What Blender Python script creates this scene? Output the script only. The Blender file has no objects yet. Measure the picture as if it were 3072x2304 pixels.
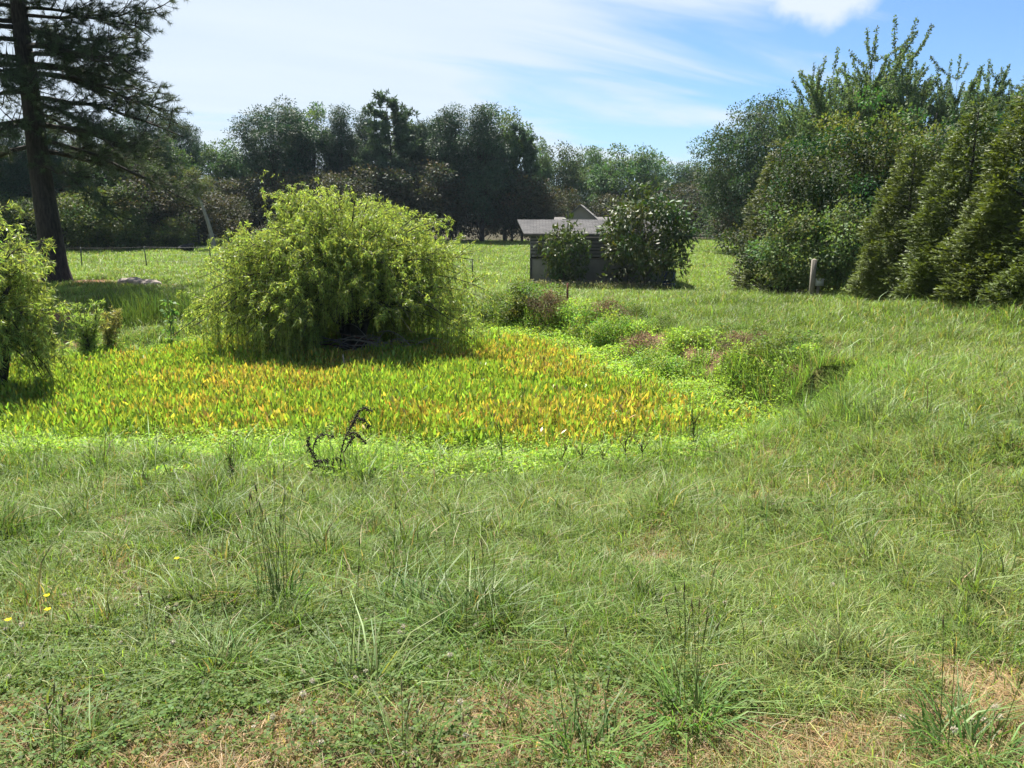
import bpy, math, random
import numpy as np
from mathutils import Vector
R = math.radians
SC = bpy.context.scene
COL = SC.collection

# ------------------------------------------------------------------ camera
EYE = 1.6; PITCH = R(12.0); FPX = 773.0
cd = bpy.data.cameras.new('camera'); cam = bpy.data.objects.new('camera', cd); COL.objects.link(cam)
cam.location = (0, 0, EYE); cam.rotation_euler = (R(90) - PITCH, 0, 0)
cd.sensor_width = 36; cd.lens = FPX / 1024 * 36; cd.clip_start = 0.05; cd.clip_end = 3000
SC.camera = cam

# ------------------------------------------------------------------ light
SUN_EL = R(57); SUN_AZ = R(-20)          # azimuth from +Y (view direction), negative = to the left
sd = Vector((math.sin(SUN_AZ) * math.cos(SUN_EL), math.cos(SUN_AZ) * math.cos(SUN_EL), math.sin(SUN_EL)))
sl = bpy.data.lights.new('sun', 'SUN'); sl.energy = 5.0; sl.angle = R(0.55); sl.color = (1.0, 0.95, 0.86)
so = bpy.data.objects.new('sun', sl); COL.objects.link(so)
so.rotation_euler = sd.to_track_quat('Z', 'Y').to_euler(); so.location = (0, 0, 60)
SC.view_settings.view_transform = 'Standard'; SC.view_settings.look = 'None'
SC.view_settings.gamma = 1.0; SC.view_settings.exposure = 1.72
SC.cycles.max_bounces = 6; SC.cycles.diffuse_bounces = 3; SC.cycles.glossy_bounces = 2
SC.cycles.transmission_bounces = 4; SC.cycles.transparent_max_bounces = 4
SC.cycles.caustics_reflective = False; SC.cycles.caustics_refractive = False

W = bpy.data.worlds.new('World'); SC.world = W; W.use_nodes = True
wt = W.node_tree; wt.nodes.clear()


def NN(tree, typ, **kw):
    n = tree.nodes.new(typ)
    for k, v in kw.items():
        setattr(n, k, v)
    return n


def mth(tree, op, a, b=None, c=None, clamp=False):
    n = tree.nodes.new('ShaderNodeMath'); n.operation = op; n.use_clamp = clamp
    for i, s in enumerate((a, b, c)):
        if s is None: continue
        if isinstance(s, (int, float)): n.inputs[i].default_value = s
        else: tree.links.new(s, n.inputs[i])
    return n.outputs[0]


def sstep(tree, v, lo, hi):
    n = tree.nodes.new('ShaderNodeMapRange'); n.interpolation_type = 'SMOOTHSTEP'
    n.inputs['From Min'].default_value = lo; n.inputs['From Max'].default_value = hi
    tree.links.new(v, n.inputs['Value'])
    return n.outputs['Result']


def mixc(tree, f, a, b, blend='MIX'):
    n = tree.nodes.new('ShaderNodeMix'); n.data_type = 'RGBA'; n.blend_type = blend; n.clamp_factor = True
    for key, s in ((0, f), (6, a), (7, b)):
        if isinstance(s, (int, float)): n.inputs[key].default_value = s
        elif isinstance(s, tuple): n.inputs[key].default_value = (*s, 1) if len(s) == 3 else s
        else: tree.links.new(s, n.inputs[key])
    return n.outputs[2]


def make_world():
    t = wt; L = t.links.new
    sky = NN(t, 'ShaderNodeTexSky', sky_type='NISHITA'); sky.sun_disc = False
    sky.sun_elevation = SUN_EL; sky.sun_rotation = SUN_AZ
    sky.air_density = 1.0; sky.dust_density = 0.6; sky.ozone_density = 1.6; sky.altitude = 100
    tc = NN(t, 'ShaderNodeTexCoord'); sep = NN(t, 'ShaderNodeSeparateXYZ'); L(tc.outputs['Generated'], sep.inputs[0])
    X, Y, Z = sep.outputs
    zz = mth(t, 'MAXIMUM', Z, 0.0)
    den = mth(t, 'ADD', zz, 0.14)
    px = mth(t, 'DIVIDE', X, den); py = mth(t, 'DIVIDE', Y, den)
    # the high cirrus sheet: wisps drawn out along one wind direction
    cx = NN(t, 'ShaderNodeCombineXYZ')
    a = R(24)
    u = mth(t, 'ADD', mth(t, 'MULTIPLY', px, math.cos(a)), mth(t, 'MULTIPLY', py, math.sin(a)))
    v = mth(t, 'SUBTRACT', mth(t, 'MULTIPLY', py, math.cos(a)), mth(t, 'MULTIPLY', px, math.sin(a)))
    L(mth(t, 'MULTIPLY', u, 0.33), cx.inputs[0]); L(mth(t, 'MULTIPLY', v, 1.25), cx.inputs[1])
    n1 = NN(t, 'ShaderNodeTexNoise'); L(cx.outputs[0], n1.inputs['Vector'])
    n1.inputs['Scale'].default_value = 1.15; n1.inputs['Detail'].default_value = 7; n1.inputs['Roughness'].default_value = 0.56
    n1.inputs['Distortion'].default_value = 0.5
    az = mth(t, 'DIVIDE', X, mth(t, 'MAXIMUM', Y, 0.05))          # eastward bearing: the sheet thins towards the east
    # boundary of the sheet runs up to the right
    edge = mth(t, 'SUBTRACT', mth(t, 'ADD', 0.0, mth(t, 'MULTIPLY', zz, 1.45)), az)
    cov = mth(t, 'ADD', mth(t, 'MULTIPLY', edge, 1.15), mth(t, 'MULTIPLY', mth(t, 'SUBTRACT', n1.outputs['Fac'], 0.47), 2.7))
    cir = sstep(t, cov, -0.22, 0.42)
    cir = mth(t, 'MULTIPLY', cir, 0.9)
    # a lone cumulus
    n2 = NN(t, 'ShaderNodeTexNoise'); L(tc.outputs['Generated'], n2.inputs['Vector'])
    n2.inputs['Scale'].default_value = 16; n2.inputs['Detail'].default_value = 6; n2.inputs['Roughness'].default_value = 0.55
    dx = mth(t, 'DIVIDE', mth(t, 'SUBTRACT', az, 0.366), 0.085)
    dz = mth(t, 'DIVIDE', mth(t, 'SUBTRACT', zz, 0.240), 0.034)
    rr = mth(t, 'SQRT', mth(t, 'ADD', mth(t, 'MULTIPLY', dx, dx), mth(t, 'MULTIPLY', dz, dz)))
    cm = mth(t, 'ADD', mth(t, 'SUBTRACT', 1.0, rr), mth(t, 'MULTIPLY', mth(t, 'SUBTRACT', n2.outputs['Fac'], 0.5), 1.6))
    cum = sstep(t, cm, -0.05, 0.5)
    # thin horizon veil
    veil = mth(t, 'MULTIPLY', sstep(t, zz, 0.17, 0.0), 0.35)
    f = mth(t, 'MAXIMUM', mth(t, 'MAXIMUM', cir, cum), veil, clamp=True)
    CB = 6.0
    skyc = mixc(t, 1.0, sky.outputs[0], (0.56, 0.74, 0.98), 'MULTIPLY')
    shade = NN(t, 'ShaderNodeTexNoise'); L(cx.outputs[0], shade.inputs['Vector']); shade.inputs['Scale'].default_value = 2.3
    shade.inputs['Detail'].default_value = 4
    cc = mixc(t, shade.outputs['Fac'], (CB * 0.74, CB * 0.86, CB * 0.99), (CB * 0.92, CB * 1.0, CB * 1.06))
    c = mixc(t, f, skyc, cc)
    bg = NN(t, 'ShaderNodeBackground'); bg.inputs['Strength'].default_value = 0.05
    L(c, bg.inputs['Color'])
    out = NN(t, 'ShaderNodeOutputWorld'); L(bg.outputs[0], out.inputs['Surface'])


make_world()

# ------------------------------------------------------------------ helpers
CP, SP = math.cos(PITCH), math.sin(PITCH)


def ray(px, py):
    u = (px - 512) / FPX; v = (384 - py) / FPX
    return np.array([u, CP + v * SP, -SP + v * CP])


def at(px, py, Y):
    r = ray(px, py)
    return np.array([0, 0, EYE]) + r * (Y / r[1])


def onz(px, py, z):
    r = ray(px, py)
    return np.array([0, 0, EYE]) + r * ((z - EYE) / r[2])


def nrmz(v):
    return v / np.maximum(np.linalg.norm(v, axis=-1, keepdims=True), 1e-9)


_rg = np.random.default_rng(7)
_PT = _rg.random((256, 256))


def vnoise(x, y, s=1.0, seed=0):
    x = np.asarray(x) * s + 31.7 * seed + 1000; y = np.asarray(y) * s + 17.3 * seed + 1000
    xi = np.floor(x).astype(int); yi = np.floor(y).astype(int); fx = x - xi; fy = y - yi
    fx = fx * fx * (3 - 2 * fx); fy = fy * fy * (3 - 2 * fy)
    g = lambda i, j: _PT[(xi + i) & 255, (yi + j) & 255]
    return (g(0, 0) * (1 - fx) + g(1, 0) * fx) * (1 - fy) + (g(0, 1) * (1 - fx) + g(1, 1) * fx) * fy


def fbm(x, y, s=1.0, seed=0, o=4):
    t = 0; a = 0.5; n = 0
    for i in range(o):
        t = t + a * vnoise(x, y, s * 2 ** i, seed + i * 3); n += a; a *= 0.5
    return t / n


def smooth(v, a, b):
    t = np.clip((v - a) / (b - a), 0, 1); return t * t * (3 - 2 * t)


# ------------------------------------------------------------------ terrain
POND_Z = -1.25
_pp = [(-70, 425), (0, 452), (120, 448), (250, 452), (330, 447), (410, 456), (480, 462), (600, 466), (705, 459), (800, 437),
       (772, 412), (712, 391), (630, 359), (560, 339), (480, 334), (420, 342), (300, 343), (222, 347), (150, 358), (60, 362), (-50, 375)]
POND = np.array([onz(a, b, POND_Z)[:2] for a, b in _pp])


def pond_sd(x, y):
    """signed distance to the pond outline: negative inside"""
    x = np.asarray(x, float); y = np.asarray(y, float)
    d = np.full(x.shape, 1e9); ins = np.zeros(x.shape, bool)
    n = len(POND)
    for i in range(n):
        ax, ay = POND[i]; bx, by = POND[(i + 1) % n]
        ex, ey = bx - ax, by - ay
        t = np.clip(((x - ax) * ex + (y - ay) * ey) / (ex * ex + ey * ey), 0, 1)
        d = np.minimum(d, np.hypot(x - ax - t * ex, y - ay - t * ey))
        c = ((ay > y) != (by > y)) & (x < (bx - ax) * (y - ay) / (by - ay + 1e-12) + ax)
        ins ^= c
    return np.where(ins, -d, d)


_cp = []
for (a, b, Y) in [(0, 540, 4.6), (150, 545, 4.5), (512, 560, 4.25), (800, 560, 4.1), (1000, 560, 3.95),
                  (0, 470, 7.5), (200, 480, 7.2), (400, 487, 7.0), (600, 492, 6.6), (760, 475, 6.6), (1000, 450, 5.9), (880, 450, 6.5),
                  (850, 400, 8.6), (960, 380, 8.6), (1024, 320, 14), (900, 330, 14.5), (850, 340, 14), (800, 352, 13.0), (811, 300, 22),
                  (720, 338, 15.3), (640, 317, 18.8), (560, 304, 20.6), (600, 297, 24), (500, 300, 22.5), (430, 300, 23), (320, 300, 23), (250, 300, 22.8),
                  (528, 286, 39.2), (660, 288, 39), (560, 262, 55), (450, 262, 55), (739, 291, 36), (700, 262, 55), (780, 270, 45),
                  (560, 242, 88), (720, 239, 90), (640, 242, 95), (400, 241, 85), (300, 238, 82), (60, 239, 75), (180, 239, 76),
                  (82, 268, 40), (211, 268, 40), (57, 281, 28), (-60, 281, 27), (150, 300, 22.5), (120, 318, 19.3), (40, 338, 17.5), (473, 281, 40),
                  (-80, 420, 9.5), (-120, 340, 16.5), (1130, 345, 12.5), (1150, 400, 8), (930, 292, 27), (1000, 285, 30)]:
    _cp.append(at(a, b, Y))
for p in [(0, 0, 0), (-4, 0, 0.0), (4, 0, 0.05), (0, 1.6, 0), (-2, 2, 0), (2, 2, 0.02), (0, -8, 0.3), (-12, -4, 0), (12, -4, 0.3), (-90, 80, -0.3), (90, 80, -0.5), (-60, 20, -0.5),
          (60, 20, 0.0), (0, 160, -0.4), (-120, 160, 0), (120, 160, 0), (0, -60, 0.5)]:
    _cp.append(np.array(p, float))
_cp = np.array(_cp)


def _phi(r2):
    return 0.5 * r2 * np.log(np.maximum(r2, 1e-12))


_n = len(_cp)
_d2 = ((_cp[:, None, :2] - _cp[None, :, :2]) ** 2).sum(-1)
_A = np.zeros((_n + 3, _n + 3)); _A[:_n, :_n] = _phi(_d2) + np.eye(_n) * 0.6
_A[:_n, _n] = 1; _A[:_n, _n + 1:] = _cp[:, :2]; _A[_n:, :_n] = _A[:_n, _n:].T
_w = np.linalg.solve(_A, np.r_[_cp[:, 2], 0, 0, 0])


def H(x, y, rough=True):
    x = np.asarray(x, float); y = np.asarray(y, float)
    sh = x.shape; x = x.ravel(); y = y.ravel()
    cx = np.clip(x, -130, 130); cy = np.clip(y, -60, 165)
    z = np.full(x.shape, _w[_n]) + _w[_n + 1] * cx + _w[_n + 2] * cy
    for i in range(_n):
        z += _w[i] * _phi((cx - _cp[i, 0]) ** 2 + (cy - _cp[i, 1]) ** 2)
    m = (y > 5) & (y < 24) & (np.abs(x) < 16)
    if m.any():
        sdv = pond_sd(x[m], y[m])
        bw = np.where((x[m] > 0.3) & (y[m] > 11.0), 0.55, 1.3)
        bw = bw + 0.6 * (fbm(x[m], y[m], 0.9, 3, 2) - 0.5)
        t = smooth(sdv, -0.15, bw)
        z[m] = (POND_Z - 0.05) * (1 - t) + z[m] * t
    if rough:
        r = np.hypot(x, y)
        z = z + (fbm(x, y, 0.9, 1, 3) - 0.5) * 0.10 * smooth(r, 1.0, 4.0) * (1 + smooth(r, 8, 16) * 0.8)
    return z.reshape(sh)


# ------------------------------------------------------------------ materials
def attr_tree(name):
    m = bpy.data.materials.new(name); m.use_nodes = True
    t = m.node_tree; t.nodes.clear()
    return m, t, t.links.new


def leaf_mat(name, trans=0.4, rough=0.5, spec=0.35, warm=(1.15, 1.2, 0.55)):
    m, t, L = attr_tree(name)
    a = NN(t, 'ShaderNodeAttribute', attribute_name='tint')
    p = NN(t, 'ShaderNodeBsdfPrincipled'); p.inputs['Roughness'].default_value = rough
    p.inputs['Specular IOR Level'].default_value = spec
    L(a.outputs['Color'], p.inputs['Base Color'])
    tr = NN(t, 'ShaderNodeBsdfTranslucent'); L(mixc(t, 1.0, a.outputs['Color'], warm, 'MULTIPLY'), tr.inputs['Color'])
    mx = NN(t, 'ShaderNodeMixShader'); mx.inputs[0].default_value = trans
    L(p.outputs[0], mx.inputs[1]); L(tr.outputs[0], mx.inputs[2])
    o = NN(t, 'ShaderNodeOutputMaterial'); L(mx.outputs[0], o.inputs['Surface'])
    return m


def solid(name, col, rough=0.8, var=0.25, scale=6.0, stretch=(1, 1, 1), bump=0.3, metal=0.0, spec=0.3, col2=None):
    m, t, L = attr_tree(name)
    tc = NN(t, 'ShaderNodeTexCoord'); mp = NN(t, 'ShaderNodeMapping'); mp.inputs['Scale'].default_value = stretch
    L(tc.outputs['Object'], mp.inputs['Vector'])
    n = NN(t, 'ShaderNodeTexNoise'); n.inputs['Scale'].default_value = scale; n.inputs['Detail'].default_value = 6
    n.inputs['Roughness'].default_value = 0.62
    L(mp.outputs[0], n.inputs['Vector'])
    c2 = col2 or tuple(min(1, c * (1 + var)) for c in col)
    c1 = tuple(c * (1 - var) for c in col)
    f = sstep(t, n.outputs['Fac'], 0.3, 0.7)
    p = NN(t, 'ShaderNodeBsdfPrincipled'); p.inputs['Roughness'].default_value = rough
    p.inputs['Metallic'].default_value = metal; p.inputs['Specular IOR Level'].default_value = spec
    L(mixc(t, f, c1, c2), p.inputs['Base Color'])
    if bump:
        b = NN(t, 'ShaderNodeBump'); b.inputs['Strength'].default_value = bump; b.inputs['Distance'].default_value = 0.03
        L(n.outputs['Fac'], b.inputs['Height']); L(b.outputs[0], p.inputs['Normal'])
    o = NN(t, 'ShaderNodeOutputMaterial'); L(p.outputs[0], o.inputs['Surface'])
    return m


def ground_mat():
    m, t, L = attr_tree('ground_soil')
    a = NN(t, 'ShaderNodeAttribute', attribute_name='tint')
    g = NN(t, 'ShaderNodeNewGeometry')
    n = NN(t, 'ShaderNodeTexNoise'); n.inputs['Scale'].default_value = 22; n.inputs['Detail'].default_value = 8; n.inputs['Roughness'].default_value = 0.7
    L(g.outputs['Position'], n.inputs['Vector'])
    n2 = NN(t, 'ShaderNodeTexNoise'); n2.inputs['Scale'].default_value = 1.6; n2.inputs['Detail'].default_value = 5
    L(g.outputs['Position'], n2.inputs['Vector'])
    f = sstep(t, n.outputs['Fac'], 0.3, 0.7)
    c = mixc(t, f, (0.45, 0.42, 0.4), (1.35, 1.35, 1.3))
    c = mixc(t, 1.0, a.outputs['Color'], c, 'MULTIPLY')
    c = mixc(t, 1.0, c, mixc(t, n2.outputs['Fac'], (0.7, 0.75, 0.7), (1.3, 1.25, 1.2)), 'MULTIPLY')
    p = NN(t, 'ShaderNodeBsdfPrincipled'); p.inputs['Roughness'].default_value = 1.0; p.inputs['Specular IOR Level'].default_value = 0.05
    L(c, p.inputs['Base Color'])
    b = NN(t, 'ShaderNodeBump'); b.inputs['Strength'].default_value = 0.7; b.inputs['Distance'].default_value = 0.03
    L(n.outputs['Fac'], b.inputs['Height']); L(b.outputs[0], p.inputs['Normal'])
    o = NN(t, 'ShaderNodeOutputMaterial'); L(p.outputs[0], o.inputs['Surface'])
    return m


def shingle_mat(name, c1, c2):
    m, t, L = attr_tree(name)
    tc = NN(t, 'ShaderNodeTexCoord')
    br = NN(t, 'ShaderNodeTexBrick'); L(tc.outputs['UV'], br.inputs['Vector'])
    br.inputs['Scale'].default_value = 1.0; br.inputs['Brick Width'].default_value = 0.32; br.inputs['Row Height'].default_value = 0.15
    br.inputs['Mortar Size'].default_value = 0.012; br.inputs['Color1'].default_value = (*c1, 1); br.inputs['Color2'].default_value = (*c2, 1)
    br.inputs['Mortar'].default_value = (c1[0] * .35, c1[1] * .35, c1[2] * .35, 1)
    n = NN(t, 'ShaderNodeTexNoise'); n.inputs['Scale'].default_value = 1.2; n.inputs['Detail'].default_value = 6
    L(tc.outputs['Object'], n.inputs['Vector'])
    c = mixc(t, 1.0, br.outputs['Color'], mixc(t, n.outputs['Fac'], (0.6, 0.6, 0.62), (1.4, 1.38, 1.35)), 'MULTIPLY')
    p = NN(t, 'ShaderNodeBsdfPrincipled'); p.inputs['Roughness'].default_value = 0.95; p.inputs['Specular IOR Level'].default_value = 0.15
    L(c, p.inputs['Base Color'])
    o = NN(t, 'ShaderNodeOutputMaterial'); L(p.outputs[0], o.inputs['Surface'])
    return m


M = {
    'ground': ground_mat(),
    'grass': leaf_mat('grass_blade', 0.42, 0.5, 0.24),
    'weed': leaf_mat('weed_leaf', 0.45, 0.55, 0.15),
    'pond': leaf_mat('pickerel_leaf', 0.5, 0.38, 0.4),
    'willow': leaf_mat('willow_leaf', 0.5, 0.45, 0.35),
    'broad': leaf_mat('broad_leaf', 0.32, 0.65, 0.16, (1.2, 1.25, 0.5)),
    'glossy': leaf_mat('glossy_leaf', 0.22, 0.5, 0.18, (1.2, 1.3, 0.4)),
    'needle': leaf_mat('pine_needle', 0.22, 0.6, 0.2),
    'cypress': leaf_mat('cypress_spray', 0.25, 0.55, 0.25, (1.3, 1.25, 0.4)),
    'dry': leaf_mat('dry_stalk', 0.15, 0.8, 0.1, (1, 0.9, 0.7)),
    'bark': solid('pine_bark', (0.034, 0.027, 0.023), 0.95, 0.5, 5, (3, 3, 0.7), 1.0),
    'bark_grey': solid('grey_bark', (0.10, 0.09, 0.075), 0.95, 0.4, 6, (3, 3, 0.8), 0.8),
    'bark_dark': solid('dark_bark', (0.035, 0.03, 0.024), 0.95, 0.4, 8, (3, 3, 1), 0.8),
    'pole': solid('pale_bark', (0.20, 0.185, 0.16), 0.9, 0.25, 6, (3, 3, 0.5), 0.5),
    'wood': solid('weathered_wood', (0.14, 0.125, 0.105), 0.9, 0.3, 8, (6, 6, 0.6), 0.5),
    'steel': solid('green_steel', (0.035, 0.045, 0.035), 0.6, 0.3, 20, bump=0.1),
    'rust': solid('rusty_steel', (0.13, 0.05, 0.03), 0.85, 0.4, 30, bump=0.3),
    'wire': solid('wire', (0.12, 0.12, 0.12), 0.5, 0.1, 20, bump=0, metal=0.6),
    'siding': solid('grey_siding', (0.13, 0.122, 0.138), 0.75, 0.18, 3, (1, 1, 6), 0.15),
    'panel': solid('grey_panel', (0.165, 0.158, 0.155), 0.85, 0.15, 1.5, (1, 1, 0.5), 0.15),
    'trim': solid('dark_trim', (0.06, 0.055, 0.055), 0.8, 0.3, 5, bump=0.1),
    'blue': solid('blue_plastic', (0.007, 0.024, 0.085), 0.5, 0.15, 4, bump=0.03, spec=0.5),
    'dead': solid('dead_stem', (0.034, 0.026, 0.020), 0.9, 0.4, 40, bump=0.1),
    'black': solid('black_rubber', (0.018, 0.018, 0.02), 0.7, 0.3, 10, bump=0.1),
    'box': solid('grey_box', (0.33, 0.34, 0.33), 0.5, 0.1, 5, bump=0.03, spec=0.5),
    'rock': solid('grey_rock', (0.24, 0.20, 0.17), 0.95, 0.4, 5, bump=0.8),
    'road': solid('pale_road', (0.36, 0.35, 0.33), 0.95, 0.12, 0.6, bump=0.1),
    'water': solid('pond_water', (0.015, 0.018, 0.010), 0.08, 0.3, 2, bump=0.02, spec=0.5),
    'roof': shingle_mat('shingle_roof', (0.060, 0.060, 0.063), (0.088, 0.086, 0.088)),
    'roof_far': shingle_mat('pale_shingle', (0.12, 0.115, 0.115), (0.15, 0.145, 0.14)),
    'wall_far': solid('house_wall', (0.20, 0.185, 0.16), 0.85, 0.08, 2, bump=0.1),
    'white': leaf_mat('clover_bloom', 0.35, 0.7, 0.2, (1.0, 0.95, 0.85)),
}


# ------------------------------------------------------------------ mesh building
class Geo:
    def __init__(s):
        s.V = []; s.Q = []; s.T = []; s.C = []; s.n = 0

    def add(s, V, Q=None, T=None, C=(1, 1, 1)):
        V = np.asarray(V, float).reshape(-1, 3)
        if Q is not None and len(Q): s.Q.append(np.asarray(Q, int).reshape(-1, 4) + s.n)
        if T is not None and len(T): s.T.append(np.asarray(T, int).reshape(-1, 3) + s.n)
        C = np.asarray(C, float)
        if C.ndim == 1: C = np.broadcast_to(C, (len(V), 3))
        s.V.append(V); s.C.append(C); s.n += len(V)

    def build(s, name, mat, parent=None, smooth_=True, tint=True):
        V = np.concatenate(s.V); C = np.concatenate(s.C)
        q = np.concatenate(s.Q) if s.Q else np.zeros((0, 4), int)
        t = np.concatenate(s.T) if s.T else np.zeros((0, 3), int)
        me = bpy.data.meshes.new(name)
        me.vertices.add(len(V)); me.vertices.foreach_set('co', V.astype(np.float32).ravel())
        nl = q.size + t.size
        me.loops.add(nl); me.loops.foreach_set('vertex_index', np.concatenate([q.ravel(), t.ravel()]).astype(np.int32))
        me.polygons.add(len(q) + len(t))
        st = np.concatenate([np.arange(len(q)) * 4, q.size + np.arange(len(t)) * 3]).astype(np.int32)
        me.polygons.foreach_set('loop_start', st)
        me.update(calc_edges=True)
        if not smooth_:
            me.polygons.foreach_set('use_smooth', np.zeros(len(me.polygons), bool))
        if tint:
            at_ = me.attributes.new('tint', 'FLOAT_COLOR', 'POINT')
            c4 = np.ones((len(V), 4), np.float32); c4[:, :3] = C
            at_.data.foreach_set('color', c4.ravel())
        me.materials.append(mat)
        o = bpy.data.objects.new(name, me); COL.objects.link(o)
        if parent is not None: o.parent = parent
        return o

    # -- shapes
    def leaves(s, base, d, nr, Ln, Wd, col, mid=0.45, fold=0.12):
        d = nrmz(d); sd_ = nrmz(np.cross(d, nr)); nr = np.cross(sd_, d)
        n = len(base); Ln = np.broadcast_to(Ln, n)[:, None]; Wd = np.broadcast_to(Wd, n)[:, None]
        m = base + d * Ln * mid + nr * Wd * fold
        V = np.stack([base, m + sd_ * Wd * .5, base + d * Ln, m - sd_ * Wd * .5], 1).reshape(-1, 3)
        i = np.arange(n) * 4
        s.add(V, np.stack([i, i + 1, i + 2, i + 3], 1), None, np.repeat(np.broadcast_to(col, (n, 3)), 4, 0))

    def needles(s, base, d, Ln, Wd, col, rng):
        d = nrmz(d); n = len(base)
        sd_ = nrmz(np.cross(d, rng.normal(size=(n, 3))))
        Ln = np.broadcast_to(Ln, n)[:, None]; Wd = np.broadcast_to(Wd, n)[:, None]
        V = np.stack([base - sd_ * Wd * .5, base + sd_ * Wd * .5, base + d * Ln], 1).reshape(-1, 3)
        i = np.arange(n) * 3
        s.add(V, None, np.stack([i, i + 1, i + 2], 1), np.repeat(np.broadcast_to(col, (n, 3)), 3, 0))

    def blades(s, base, az, h, lean, w, col, curl=0.6):
        """grass blades: a lower quad and a bent tip"""
        n = len(base)
        out = np.stack([np.cos(az), np.sin(az), np.zeros(n)], 1)
        sd_ = np.stack([-np.sin(az), np.cos(az), np.zeros(n)], 1)
        tw = np.random.default_rng(n).normal(size=n)[:, None] * 0.8
        sd_ = nrmz(sd_ + out * tw)
        up = np.array([0, 0, 1.0])
        h = np.broadcast_to(h, n)[:, None]; lean = np.broadcast_to(lean, n)[:, None]; w = np.broadcast_to(w, n)[:, None]
        m = base + up * h * .58 + out * h * lean * .42
        t = base + up * h * (1.0 - lean * curl * .35) + out * h * lean * (1.1 + curl * .4)
        V = np.stack([base - sd_ * w * .5, base + sd_ * w * .5, m + sd_ * w * .42, m - sd_ * w * .42, t], 1).reshape(-1, 3)
        i = np.arange(n) * 5
        s.add(V, np.stack([i, i + 1, i + 2, i + 3], 1), np.stack([i + 3, i + 2, i + 4], 1), np.repeat(np.broadcast_to(col, (n, 3)), 5, 0))

    def tube(s, pts, rad, k=6, col=(1, 1, 1), cap=True):
        pts = np.asarray(pts, float); n = len(pts); rad = np.broadcast_to(rad, n)
        tg = nrmz(np.gradient(pts, axis=0))
        ref = np.array([1.0, 0, 0]) if abs(tg[0][0]) < .8 else np.array([0, 1.0, 0])
        a = np.cross(tg[0], ref); a /= np.linalg.norm(a)
        V = []
        th = np.arange(k) * 2 * math.pi / k
        for i in range(n):
            a = a - tg[i] * np.dot(a, tg[i]); a = a / max(np.linalg.norm(a), 1e-9)
            b = np.cross(tg[i], a)
            V.append(pts[i] + rad[i] * (np.cos(th)[:, None] * a + np.sin(th)[:, None] * b))
        V = np.concatenate(V)
        Q = []
        for i in range(n - 1):
            for j in range(k):
                Q.append((i * k + j, i * k + (j + 1) % k, (i + 1) * k + (j + 1) % k, (i + 1) * k + j))
        T = []
        if cap:
            V = np.vstack([V, pts[-1:], pts[:1]])
            for j in range(k):
                T.append(((n - 1) * k + j, (n - 1) * k + (j + 1) % k, n * k))
                T.append((((j + 1) % k), j, n * k + 1))
        s.add(V, Q, T, col)

    def box(s, c, size, rot=0.0, col=(1, 1, 1)):
        x, y, z = [v / 2 for v in size]
        V = np.array([(-x, -y, -z), (x, -y, -z), (x, y, -z), (-x, y, -z), (-x, -y, z), (x, -y, z), (x, y, z), (-x, y, z)], float)
        if rot:
            ca, sa = math.cos(rot), math.sin(rot)
            V = np.stack([V[:, 0] * ca - V[:, 1] * sa, V[:, 0] * sa + V[:, 1] * ca, V[:, 2]], 1)
        s.add(V + np.array(c), [(0, 3, 2, 1), (4, 5, 6, 7), (0, 1, 5, 4), (1, 2, 6, 5), (2, 3, 7, 6), (3, 0, 4, 7)], None, col)


def curve(p0, p1, bend, n=6):
    t = np.linspace(0, 1, n)[:, None]
    return np.asarray(p0) * (1 - t) + np.asarray(p1) * t + np.asarray(bend) * (4 * t * (1 - t))


def tag(o, label=None, cat=None, group=None, kind=None):
    if label: o['label'] = label
    if cat: o['category'] = cat
    if group: o['group'] = group
    if kind: o['kind'] = kind
    return o


def thing(name, label, cat, loc=(0, 0, 0), group=None, rz=0.0):
    o = bpy.data.objects.new(name, None); COL.objects.link(o)
    o.location = loc; o.rotation_euler = (0, 0, rz); o.empty_display_size = 0.2
    return tag(o, label, cat, group)


def vary(rng, n, col, v=0.2, hue=0.12):
    c = np.broadcast_to(np.asarray(col, float), (n, 3)) * (1 + v * rng.normal(size=(n, 1)).clip(-2, 2))
    c = c * (1 + hue * rng.normal(size=(n, 3)) * np.array([1.0, .35, .8]))
    return np.clip(c, 0.004, 0.9)


def sphere_dirs(rng, n):
    return nrmz(rng.normal(size=(n, 3)))


# ------------------------------------------------------------------ ground sheet
def tall_field(x, y):
    """how tall the grass grows (m)"""
    r = np.hypot(x, y)
    sdv = pond_sd(x, y)
    h = 0.048 + 0.030 * smooth(r, 2.2, 5.5) + 0.075 * fbm(x, y, 1.3, 5, 3) * smooth(r, 2, 6)
    h = h + 0.15 * np.exp(-np.maximum(sdv, 0) / 1.3) * smooth(y, 5, 7) * (0.4 + fbm(x, y, 1.1, 8, 2))
    right = smooth(x / np.maximum(y, 1) * 10, 0.5, 3) * smooth(y, 9, 13) * (1 - smooth(y, 24, 32))
    h = h + right * 0.11 * smooth(fbm(x, y, 0.6, 11, 3), 0.35, 0.7)
    h = h + 0.06 * smooth(y, 30, 45)
    return h


def bare_field(x, y):
    """0..1 how much brown thatch shows"""
    n = fbm(x, y, 1.3, 21, 4); n2 = fbm(x, y, 4.2, 33, 3)
    near = 1 - smooth(np.hypot(x * .35, y), 2.0, 3.2)
    b = smooth(n * .45 + n2 * .55 + near * 0.19, 0.565, 0.69)
    return b * (1 - smooth(y, 6, 12) * 0.75)


GREEN = np.array([0.120, 0.186, 0.037]); PALE = np.array([0.205, 0.258, 0.082]); LUSH = np.array([0.150, 0.245, 0.042])
THATCH = np.array([0.23, 0.165, 0.095]); PASTURE = np.array([0.150, 0.215, 0.050])
PINE_BASE = at(57, 281, 28.0)


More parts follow.
